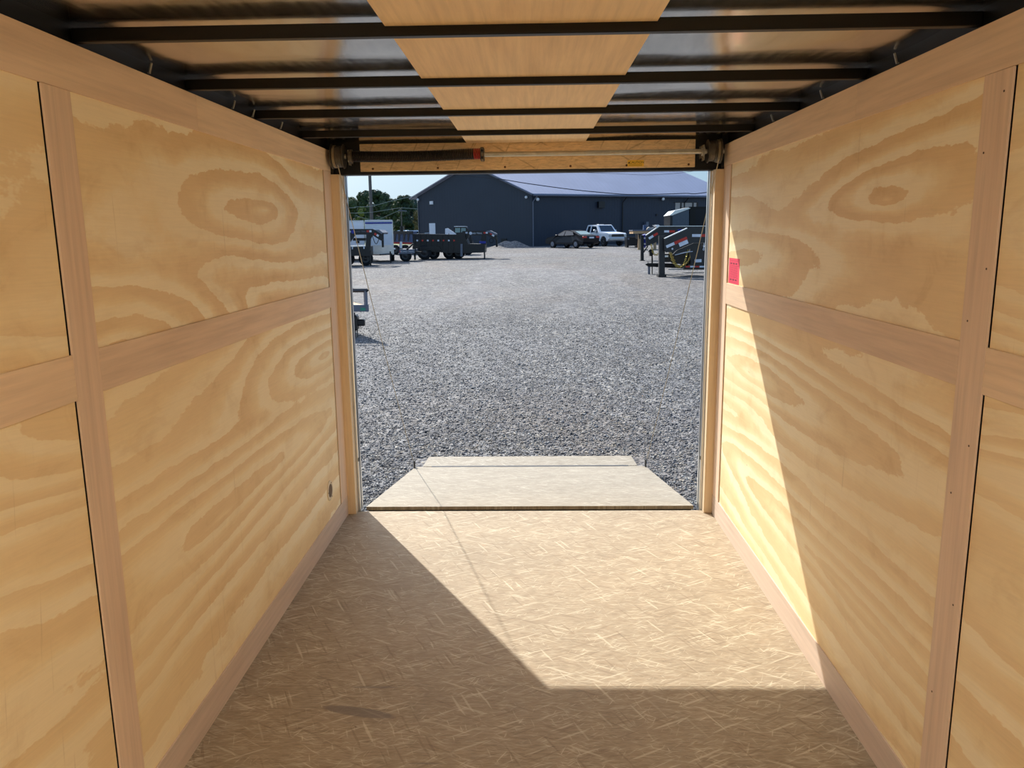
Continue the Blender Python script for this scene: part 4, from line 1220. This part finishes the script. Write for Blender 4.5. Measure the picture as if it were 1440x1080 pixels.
MB().tube([at(572, 351, Ye), at(581, 343, Ye)], .05, 8).build('stake_rail', 'trailer_black', eq)

# ------------------------------------------------------------------ near left utility trailer corner
Yu = 13.9
ut = thing('utility_trailer', 'corner of a grey open utility trailer at the left edge of the opening', 'trailer', (-3.6, Yu, G(Yu)))
a = at(516.5, 408.5, Yu); b_ = at(515.5, 434, Yu)
x0 = a.x; zt = a.z; zd = at(514, 432.5, Yu).z
m = MB(); m.tube([(x0 - 2.6, Yu, zt), (x0, Yu, zt)], .032, 4); m.tube([(x0, Yu, zt), (x0 - 0.9, Yu + 1.6, zt)], .030, 4); m.tube([(x0 - 2.6, Yu, zt), (x0 - 3.4, Yu + 1.6, zt)], .03, 4)
m.build('top_rail', 'trailer_grey', ut)
MB().tube([(x0 - .035, Yu, zt), (x0 - .035, Yu, zd)], .034, 4).build('corner_post', 'gutter', ut)
MB().tube([(x0 - 1.4, Yu, zt), (x0 - 1.4, Yu, zd)], .03, 4).build('corner_post', 'gutter', ut)
m = MB(); m.box((x0 - 2.6, Yu - .03, zd - .07), (x0 + .01, Yu + .03, zd + .05), bev=.006); m.box((x0 - .95, Yu, zd - .06), (x0 - .9, Yu + 1.7, zd + .04)); m.build('deck_frame', 'gutter', ut)
m = MB(); m.prism([(x0 - 2.6, Yu + .03, zd + .04), (x0 - .04, Yu + .03, zd + .04), (x0 - .92, Yu + 1.7, zd + .04), (x0 - 3.4, Yu + 1.7, zd + .04)], (0, 0, -.03)); m.build('deck_boards', 'deckwood', ut)
tl = MB().box((x0 - .13, Yu - .036, zd - .05), (x0 - .04, Yu - .031, zd + .0)); tl.build('corner_decal', plain('green_decal', (60, 150, 120), .4), ut)
m = MB(); m.box((x0 - .42, Yu + .05, zd - .42), (x0 - .22, Yu + .25, zd - .14), bev=.03); m.box((x0 - .25, Yu + .1, zd - .34), (x0 - .10, Yu + .2, zd - .22), bev=.02); m.tube([(x0 - .3, Yu + .15, zd - .1), (x0 - .3, Yu + .15, zd - .45)], .03, 8)
m.build('coupler', 'trailer_black', ut)
for i in range(3):
    MB().tube([(x0 - .34 + .05 * i, Yu + .15, zd - .40), (x0 - .30 + .03 * i, Yu + .12, G(Yu))], .010, 5).build('safety_chain', 'zinc_dull', ut)
m = MB(); m.tube([(x0 - .28, Yu + .15, zd - .25), (x0 - 1.6, Yu + .5, zd - .2)], .05, 4); m.build('tongue', 'trailer_black', ut)
for dx in (.7, 1.9):
    wheel(ut, (x0 - dx - .9, Yu + 1.75, G(Yu + 1.7) + .33), .33, .2)

# ------------------------------------------------------------------ right hand gooseneck trailers
def chain(pts_, link=.07, r=.011, mat='gold', parent=None, name='safety_chain'):
    m = MB(); pts_ = [Vector(p) for p in pts_]
    d_ = [0]
    for i in range(1, len(pts_)): d_.append(d_[-1] + (pts_[i] - pts_[i - 1]).length)
    n_ = int(d_[-1] / (link * .72)); 
    for k_ in range(n_):
        s = d_[-1] * k_ / n_; i = max(j for j in range(len(d_)) if d_[j] <= s + 1e-9); i = min(i, len(pts_) - 2)
        c_ = pts_[i].lerp(pts_[i + 1], (s - d_[i]) / max(1e-6, d_[i + 1] - d_[i]))
        t = (pts_[i + 1] - pts_[i]).normalized()
        sd_ = Vector((0, 1, 0)) if k_ % 2 else t.cross(Vector((0, 1, 0))).normalized()
        rg = [c_ + t * (math.cos(a_) * link * .5) + sd_ * (math.sin(a_) * link * .28) for a_ in [2 * math.pi * q_ / 10 for q_ in range(11)]]
        m.tube(rg, r, 4, False)
    return m.build(name, mat, parent)
Yr1 = 29.2
g1 = thing('gooseneck_trailer', 'charcoal gooseneck trailer with red and white tape and gold chains, nearest at the right', 'trailer', (at(935, 389, Yr1).x, Yr1, G(Yr1)))
side = [(934.5, 335.2), (966.5, 320.6), (1120, 320.2), (1120, 341), (975, 341.5), (948, 353.5), (937, 355), (934.5, 352)]
for dY in (0, 1.75):
    poly(MB(), side, Yr1 + dY, .12).build('gooseneck', 'trailer_grey', g1)
poly(MB(), [(934.5, 335.0), (966.5, 320.4), (966.5, 321.6), (934.8, 336.2)], Yr1 - .03, .19).build('top_flange', 'alu', g1)
poly(MB(), [(946, 357.8), (968, 353.2), (975, 342), (952, 352)], Yr1 + .1, .1).build('gusset', 'trailer_grey', g1)
poly(MB(), [(970, 342), (1120, 341.3), (1120, 376), (972, 376.5)], Yr1 + .2, .6).build('front_frame', 'trailer_grey', g1)
poly(MB(), [(945, 357.5), (972, 354), (972, 372), (950, 371)], Yr1 + .5, .9).build('tool_box', 'trailer_black', g1)
poly(MB(), [(962, 374.2), (1120, 373.8), (1120, 378.2), (962, 378.4)], Yr1 + .0, .2).build('lower_rail', 'trailer_black', g1)
poly(MB(), [(940, 378.5), (1120, 377.8), (1120, 379.2), (940, 379.6)], Yr1 + .2, .3).build('rub_rail', 'tan', g1)
poly(MB(), [(927, 331.5), (935, 331.5), (935, 386), (927, 386)], Yr1 + .25, .22).build('landing_leg', 'trailer_grey', g1)
poly(MB(), [(927, 331.5), (934, 331.5), (934, 386), (927, 386)], Yr1 + 1.5, .22).build('landing_leg', 'trailer_grey', g1)
poly(MB(), [(926, 386), (937, 386), (937, 389.5), (926, 389.5)], Yr1 + .1, .45).build('foot_plate', 'trailer_black', g1)
poly(MB(), [(960, 376.5), (972, 376), (972, 344), (970, 344)], Yr1 + 1.2, .3).build('bulkhead', 'trailer_black', g1)
marks(g1, [(937, 347.2, 948.4, 342.2, .10, 'refl_white'), (948.6, 342.1, 966.2, 334.6, .11, 'refl_red'), (955, 344.5, 967.3, 339.3, .15, 'refl_white'), (973.2, 331.2, 985.8, 331.2, .10, 'refl_white'), (986, 331.2, 1004, 331.0, .10, 'refl_red'),
          (976.8, 367, 986.5, 366.5, .11, 'refl_white')], Yr1)
marks(g1, [(964 + i * 6.6, 375.0, 970.4 + i * 6.6, 374.9, .06, 'refl_red' if i % 2 == 0 else 'refl_white') for i in range(6)], Yr1)
p = at(945.6, 350, Yr1 - .02); MB().lathe(p, (0, -1, 0), [(0, .035), (.01, .03)], 12).build('marker_light', 'refl_white', g1)
chain([at(x, y, Yr1 + .1) for x, y in ((942, 356), (943.5, 360), (945, 365), (948, 371), (952, 375.2), (957, 376), (961.5, 372), (964.5, 364), (967.5, 350))], .09, .014, 'gold', g1)
chain([at(x, y, Yr1 + .3) for x, y in ((944, 357), (947, 364), (950, 371), (955, 375), (962, 374), (968, 367), (972, 358), (974.5, 347))], .09, .014, 'gold', g1)
chain([at(x, y, Yr1 + .05) for x, y in ((990.3, 341), (990, 347), (989.2, 353))], .08, .012, 'refl_white', g1)
MB().tube([at(949, 358.6, Yr1 - .02), at(968, 354.2, Yr1 - .02), at(974, 353.6, Yr1)], .012, 5).build('brake_hose', 'refl_white', g1)
a = at(938, 361, Yr1 + .5); MB().box((a.x - .1, a.y, a.z - .2), (a.x + .2, a.y + .3, a.z + .1)).build('coupler', 'trailer_black', g1)
m = MB().box((at(935, 360, Yr1 + .3).x, Yr1 + .3, at(935, 362, Yr1).z), (at(942, 360, Yr1).x, Yr1 + .4, at(935, 359.5, Yr1).z)); m.build('pin_handle', 'alu', g1)
for px in (1012, 1085):
    c_ = at(px, 380, Yr1); wheel(g1, (c_.x, Yr1 + .3, G(Yr1) + .4), .4, .25)
# farther gooseneck
Yr2 = 42.3
g2 = thing('gooseneck_trailer', 'charcoal gooseneck trailer with a blue coupler, behind the nearest one at the right', 'trailer', (at(904, 367, Yr2).x, Yr2, G(Yr2)))
side = [(908, 331), (927, 318.2), (1120, 317.2), (1120, 332), (936, 333.4), (921, 341.5), (909, 346.5)]
for dY in (0, 1.7):
    poly(MB(), side, Yr2 + dY, .14).build('gooseneck', 'trailer_grey', g2)
poly(MB(), [(908, 330.6), (927, 317.6), (1120, 316.9), (1120, 317.9), (927.5, 318.6), (908.6, 331.8)], Yr2 - .03, .2).build('top_flange', 'alu', g2)
poly(MB(), [(905.2, 330.5), (908.8, 329), (909.5, 344), (907, 349), (904.8, 345)], Yr2 + .5, .8).build('coupler', 'blue', g2)
for y in (335, 343):
    p = at(906.8, y, Yr2 + .48); MB().lathe(p, (0, -1, 0), [(0, .05), (.02, .04)], 10).build('coupler_bolt', 'white', g2)
poly(MB(), [(901.2, 330.5), (905.4, 330.5), (905.4, 366), (901.2, 366)], Yr2 + .2, .18).build('landing_leg', 'trailer_black', g2)
poly(MB(), [(900.6, 365.8), (906.8, 365.8), (906.8, 367.6), (900.6, 367.6)], Yr2 + .1, .4).build('foot_plate', 'trailer_black', g2)
MB().tube([at(905, 355, Yr2 + .3), at(911, 346, Yr2 + .3)], .035, 6).build('leg_brace', 'trailer_black', g2)
poly(MB(), [(921, 316.6), (926, 316), (928.5, 317.8), (924, 319.5)], Yr2 + .1, .9).build('neck_lamp', 'offwhite', g2)
marks(g2, [(912.5, 335.6, 918.6, 331.6, .12, 'refl_white'), (918.8, 331.5, 925, 328, .12, 'refl_red'), (934, 325.4, 941, 325.4, .11, 'refl_white'), (941.2, 325.4, 949, 325.3, .11, 'refl_red')], Yr2)
p = at(957, 323.8, Yr2 - .01); MB().box((p.x - .15, Yr2 - .012, p.z - .05), (p.x + .15, Yr2 - .002, p.z + .05)).build('maker_badge', 'blue', g2)
poly(MB(), [(940, 333), (1120, 332), (1120, 362), (945, 362)], Yr2 + .5, .5).build('front_frame', 'trailer_black', g2)
c_ = at(1010, 360, Yr2); wheel(g2, (c_.x, Yr2 + .2, G(Yr2) + .4), .4, .25)

# A-frame tongue trailer
Yt3 = 31.2
g3 = thing('tongue_trailer', 'black A-frame trailer tongue with upright jack beside the gooseneck leg', 'trailer', (at(915, 386, Yt3).x, Yt3, G(Yt3)))
poly(MB(), [(907.2, 371.6), (911, 370), (950, 370.5), (958, 374), (958, 377.5), (912, 375), (909, 373)], Yt3, .2).build('tongue_beam', 'trailer_black', g3)
poly(MB(), [(916.4, 355), (918.0, 355), (918.2, 372), (916.4, 372)], Yt3 + .1, .07).build('jack_tube', 'trailer_black', g3)
poly(MB(), [(912, 352.5), (914, 350.5), (919, 351.5), (919, 357), (917, 360.5), (914, 360), (913.6, 355)], Yt3, .25).build('jack_motor', 'trailer_black', g3)
poly(MB(), [(911.5, 374), (914.4, 374.5), (914.2, 388), (911.2, 388.6)], Yt3, .1).build('jack_leg', 'gutter', g3)
poly(MB(), [(916.6, 375), (917.9, 375), (917.9, 388.6), (916.5, 388.6)], Yt3 + .1, .05).build('jack_leg', 'zinc_dull', g3)
chain([at(x, y, Yt3) for x, y in ((916, 345), (917.5, 352), (919, 357), (923, 358.8), (926.5, 356))], .09, .014, 'gold', g3)
MB().tube([at(910.8, 370, Yt3), at(911.4, 367.5, Yt3)], .012, 5).build('latch_lever', 'trailer_black', g3)
poly(MB(), [(958, 371), (1120, 371), (1120, 377), (958, 377.5)], Yt3 + .7, .3).build('side_beam', 'trailer_black', g3)
c_ = at(1020, 380, Yt3); wheel(g3, (c_.x, Yt3 + 1.2, G(Yt3) + .36), .36, .22)

# dark enclosed cargo trailer with wedge nose behind
Yn = 50.0
cg = thing('wedge_nose_trailer', 'charcoal enclosed cargo trailer with pale sloping nose roof behind the goosenecks', 'trailer', (at(980, 355, Yn).x, Yn, G(Yn)))
poly(MB(), [(969, 292), (1110, 291.2), (1110, 352), (969, 352)], Yn, 2.3).build('body', 'car_dark', cg)
poly(MB(), [(943.5, 303.5), (970.5, 293.5), (970.5, 352), (943.5, 352)], Yn, 2.3).build('nose', plain('charcoal_nose', (72, 84, 96), .4), cg)
poly(MB(), [(941.8, 302.8), (949, 296), (971, 291.2), (971, 293), (945, 303)], Yn - .04, 2.35).build('nose_roof', 'alu', cg)
poly(MB(), [(942.4, 304), (945.6, 303), (945.6, 352), (942.4, 352)], Yn - .03, 2.3).build('corner_trim', 'trailer_black', cg)
poly(MB(), [(970, 293), (978.2, 292.8), (978.2, 352), (970, 352)], Yn - .03, .05).build('side_trim', 'black', cg)
poly(MB(), [(969, 290.6), (1110, 290.2), (1110, 292.2), (969, 292.6)], Yn - .05, 2.4).build('roof_trim', 'black', cg)
c_ = at(1005, 352, Yn); wheel(cg, (c_.x, Yn + .1, G(Yn) + .36), .36, .22)
poly(MB(), [(1001.8, 350), (1008, 350), (1008, 355), (1001.8, 355)], Yn + .5, .2).build('support_leg', 'trailer_black', cg)
for px in (948, 975):
    c_ = at(px, 350, Yn); MB().tube([c_ + Vector((0, .4, 0)), Vector((c_.x, Yn + .4, G(Yn)))], .05, 6).build('landing_leg', 'trailer_black', cg)
# flatbed with timber deck end
Yf = 60.0
fb_ = thing('flatbed_trailer', 'flatbed trailer with a tan timber deck end standing near the building', 'trailer', (at(900, 350, Yf).x, Yf, G(Yf)))
poly(MB(), [(889.6, 323.3), (925, 323), (925, 324.6), (889.6, 324.8)], Yf - .05, 2.4).build('deck_edge', 'gutter', fb_)
poly(MB(), [(890.4, 325), (925, 324.8), (925, 328.2), (890.4, 328.6)], Yf, 2.3).build('timber_deck', 'deckwood', fb_)
poly(MB(), [(898, 328.6), (925, 328.4), (925, 336), (899, 336)], Yf + .1, 2).build('frame', 'trailer_black', fb_)
for px in (899.8, 922):
    c_ = at(px, 336, Yf); MB().tube([c_ + Vector((0, .3, .3)), Vector((c_.x, Yf + .3, G(Yf)))], .12, 6).build('support_leg', 'deckwood', fb_)
tag(poly(MB(), [(905, 316.5), (908.6, 316), (908.6, 323), (905, 323)], Yf + .6, .35).build('equipment_box', 'bluegrey', None, origin=tuple(at(907, 323, Yf + .6))), 'small grey blue box standing on the flatbed trailer', 'box')
tag(poly(MB(), [(911, 320.5), (913, 319.2), (917, 320), (919.5, 319.6), (921, 323), (910, 323)], Yf + .6, .4).build('scrap_bundle', 'tan', None, origin=tuple(at(915, 323, Yf + .6))), 'pale bundle of scrap lying on the flatbed trailer', 'scrap')
Yb = 66.0
bb = thing('black_container', 'low black container box by the wall to the right of the pickup truck', 'container', (at(887, 346, Yb).x, Yb, G(Yb)))
poly(MB(), [(881.3, 334), (899, 334), (899, 345), (881.8, 345.6)], Yb, 1.6).build('body', 'trailer_black', bb)
poly(MB(), [(881, 333.2), (899.2, 333.2), (899.2, 334.2), (881, 334.2)], Yb - .04, 1.7).build('lid', 'trailer_grey', bb)
poly(MB(), [(882.6, 334.6), (885, 334.6), (885, 337), (882.6, 337)], Yb - .03, .03).build('placard', 'gutter', bb)
for px in (883, 897):
    c_ = at(px, 345, Yb); MB().box((c_.x - .08, Yb + .1, G(Yb)), (c_.x + .08, Yb + 1.4, c_.z + .05)).build('skid', 'trailer_black', bb)
# dark trailer by the wall right of the truck
# ------------------------------------------------------------------ poles and wires
def bx_pole(px, ytop, Y, r, lean, label, name='utility_pole'):
    a = at(px, 330, Y)
    top = at(px + lean, ytop, Y)
    return tag(MB().tube([Vector((a.x, Y, G(Y))), top], [r, r * .75], 10).build(name, 'pole', None, True, origin=(a.x, Y, G(Y))), label, 'utility pole')
up1 = bx_pole(523.5, 200, 76, .17, -5.5, 'tall leaning timber utility pole rising in front of the dark trees')
Y2 = 88
up2 = thing('street_pole', 'thin distant pole with a crossarm standing before the trees', 'utility pole', (at(564.6, 330, Y2).x, Y2, G(Y2)))
MB().tube([Vector((at(564.6, 330, Y2).x, Y2, G(Y2))), at(564.4, 296.5, Y2)], .07, 6).build('post', 'pole', up2)
MB().tube([at(560, 296, Y2), at(572, 297, Y2)], .06, 6).build('crossarm', 'gutter', up2)
MB().tube([at(564.8, 318, Y2), at(564.9, 326, Y2)], .2, 6).build('transformer', 'trailer_black', up2)
wires = [([(200, 292), (430, 273), (480, 256), (492, 243), (520, 205), (545, 160)], 60, 'wire', 'thin dark wire rising to the left of the tall pole', .012),
         ([(640, 246), (700, 251.5), (740, 257.8), (800, 266), (850, 271), (890, 273.5), (960, 272), (1010, 268), (1250, 225)], 55, 'wire', 'dark overhead cable sagging across the pale roof', .028),
         ([(640, 238), (750, 240.5), (860, 244), (925, 245.5), (1010, 235), (1250, 190)], 56, 'wire', 'thin overhead wire along the roof ridge', .010),
         ([(200, 286), (470, 292), (500, 291), (522, 290), (545, 284), (560, 280.5), (585, 275)], 74, 'wirelight', 'bright wire crossing the trees above the others', .018),
         ([(200, 292), (470, 299), (505, 299.5), (522, 298.5), (545, 295), (564, 292.5), (588, 294)], 74.5, 'wirelight', 'bright wire crossing the middle of the trees', .018),
         ([(500, 303), (513, 307), (530, 309), (545, 303), (560, 296.8)], 75, 'wirelight', 'lowest bright wire sagging before the trees', .016)]
for pts_, Y, mt, lab, r_ in wires:
    # smooth the run
    ps = [at(x, y, Y) for x, y in pts_]
    sm = []
    for i in range(len(ps) - 1):
        p0 = ps[max(0, i - 1)]; p1 = ps[i]; p2 = ps[i + 1]; p3 = ps[min(len(ps) - 1, i + 2)]
        for q_ in range(8):
            t = q_ / 8
            sm.append(0.5 * ((2 * p1) + (p2 - p0) * t + (2 * p0 - 5 * p1 + 4 * p2 - p3) * t * t + (3 * p1 - p0 - 3 * p2 + p3) * t ** 3))
    sm.append(ps[-1])
    tag(MB().tube(sm, r_, 5).build('overhead_wire', mt, None, True, origin=tuple(ps[0])), lab, 'wire', 'overhead wires')

# ------------------------------------------------------------------ trees
def tree(px, ptop, w_px, Y, mat, label, seed, group='trees beyond the lot', name='tree', hbase=0.0):
    rnd = random.Random(seed)
    c_ = at(px, ptop, Y); base = Vector((c_.x, Y, G(Y)))
    H = c_.z - base.z; R_ = w_px / 2 / FPX * Y
    t = thing(name, label, 'tree', tuple(base), group)
    MB().tube([base, base + Vector((0.1, 0, H * .35)), base + Vector((0, 0, H * .7))], [R_ * .09 + .12, R_ * .06 + .08, .06], 8).build('trunk', 'trunk', t)
    cl = []
    nC = 46
    for i in range(nC):
        u_ = rnd.random(); hz = H * (0.06 + hbase + (0.90 - hbase) * u_)
        wmax = R_ * math.sqrt(max(0.05, 1 - ((hz / H - .45) / .60) ** 2)) 
        an_ = rnd.random() * 6.283; rr__ = wmax * math.sqrt(rnd.random()) * .82
        rad = R_ * rnd.uniform(.20, .36)
        hz = min(hz, H - rad * .9)
        cl.append((Vector((base.x + rr__ * math.cos(an_), base.y + rr__ * math.sin(an_), base.z + hz)), rad))
    cl.append((Vector((base.x, base.y, base.z + H - R_ * .30)), R_ * .30))
    V = []; F = []
    core = MB()
    for c2, rad in cl:
        core.sphere(c2, rad * .78, 8, 5)
    n_leaf = 190
    b_ = MB()
    for c2, rad in cl:
        for _ in range(n_leaf):
            d = Vector((rnd.gauss(0, 1), rnd.gauss(0, 1), rnd.gauss(0, 1))).normalized()
            p = c2 + d * rad * rnd.uniform(.72, 1.06)
            s_ = rnd.uniform(.10, .22) * (0.7 + R_ * .06)
            u2 = d.cross(Vector((rnd.gauss(0, 1), rnd.gauss(0, 1), rnd.gauss(0, 1)))).normalized()
            v2 = (d + Vector((rnd.gauss(0, .5), rnd.gauss(0, .5), rnd.gauss(0, .5)))).normalized().cross(u2)
            k0 = len(b_.v)
            b_.v += [tuple(p - u2 * s_), tuple(p + v2 * s_ * .7), tuple(p + u2 * s_), tuple(p - v2 * s_ * .7)]
            b_.f.append((k0, k0 + 1, k0 + 2, k0 + 3))
    k0 = len(b_.v); b_.v += core.v; b_.f += [tuple(i + k0 for i in f) for f in core.f]
    b_.build('crown', mat, t)
    return t
tree(493, 277, 42, 118, 'leaf_mid', 'rounded green tree behind the far left cargo trailer', 1)
tree(513, 268, 32, 112, 'leaf_dark', 'tall dark tree just left of the utility pole', 2)
tree(531, 266.5, 40, 108, 'leaf_dark', 'broad dark tree just right of the utility pole, tallest of the row', 3)
tree(550, 279, 24, 132, 'leaf_mid', 'lower green tree between the two tall dark crowns', 4)
tree(568, 275, 34, 117, 'leaf_dark', 'tall dark tree behind the thin distant pole', 5)
tree(586, 274.5, 22, 140, 'leaf_far', 'hazy grey green tree touching the corner of the building', 6)
tree(507, 291, 20, 92, 'leaf_yellow', 'small yellow green tree in front of the dark row', 7)
tree(586, 296, 15, 114, 'leaf_brown', 'brownish tree tucked against the building wall', 8)
tree(479, 280, 30, 125, 'leaf_mid', 'green tree partly hidden by the left door post', 14)
tree(966, 257, 22, 135, 'leaf_far', 'low far tree showing over the right end of the roof', 9)
tree(983, 255.5, 20, 130, 'leaf_dark', 'darker far tree peak showing over the right end of the roof', 10)
tree(997, 259, 20, 118, 'leaf_yellow', 'yellowish tree behind the right lift cable', 11)
tree(1012, 256, 26, 128, 'leaf_dark', 'far tree behind the right door post', 12)
tree(557, 282, 24, 124, 'leaf_mid', 'small green tree filling the gap left of the thin distant pole', 31)
tree(546, 290, 26, 138, 'leaf_dark', 'low dark tree in the gap behind the overhead wires', 33)
for i_, (px_, w_, lab_) in enumerate([(452, 46, 'first'), (415, 52, 'second'), (372, 48, 'third'), (330, 56, 'fourth'), (285, 50, 'fifth')]):
    tree(px_, 280 + (i_ % 2) * 5, w_, 120 + (i_ % 3) * 8, 'leaf_mid' if i_ % 2 else 'leaf_dark', 'green tree left of the view, %s one out from the left post' % lab_, 40 + i_)
for i_, (px_, w_, lab_) in enumerate([(1046, 40, 'first'), (1090, 50, 'second'), (1140, 50, 'third')]):
    tree(px_, 268, w_, 120 + (i_ % 2) * 8, 'leaf_mid' if i_ % 2 else 'leaf_dark', 'green tree right of the view, %s one out from the right post' % lab_, 50 + i_)
# lawn and distant parked cars
m = MB(); m.prism([(-60, 84, G(84) + .02), (-11.3, 84, G(84) + .02), (-11.3, 160, G(160) + .02), (-60, 160, G(160) + .02)], (0, 0, -.015))
struct(m.build('lawn', 'grass'), 'grass beyond the lot')
def farcar(px, Y, mat, label, rz_):
    a = at(px, 325, Y)
    t = thing('parked_car', label, 'car', (a.x, Y, G(Y)), None, rz_, True)
    prof = [(-2.3, .4), (-2.3, .95), (-1.6, 1.02), (-1.0, 1.42), (.3, 1.45), (1.1, 1.0), (2.2, .85), (2.3, .4)]
    body_side(prof, .9, .25, 1.0, 1.45).build('body', mat, t)
    MB().box((-1.0, -.88, 1.05), (.7, .88, 1.32), bev=.05).build('windows', 'glass', t)
    for s in (-1, 1):
        wheel(t, (1.4, s * .8, .33), .33, .2); wheel(t, (-1.4, s * .8, .33), .33, .2)
farcar(583, 97, 'white', 'white car parked beyond the lawn near the building corner', .3)
farcar(571, 105, 'offwhite', 'white car parked farther left beyond the small dump trailer', .1)
tree(540, 283, 60, 190, 'leaf_far', 'distant hazy tree filling in behind the dark row', 21)
tree(500, 284, 60, 160, 'leaf_far', 'distant hazy tree behind the leftmost crowns', 22)
tree(576, 284, 40, 165, 'leaf_far', 'distant hazy tree behind the thin pole', 23)
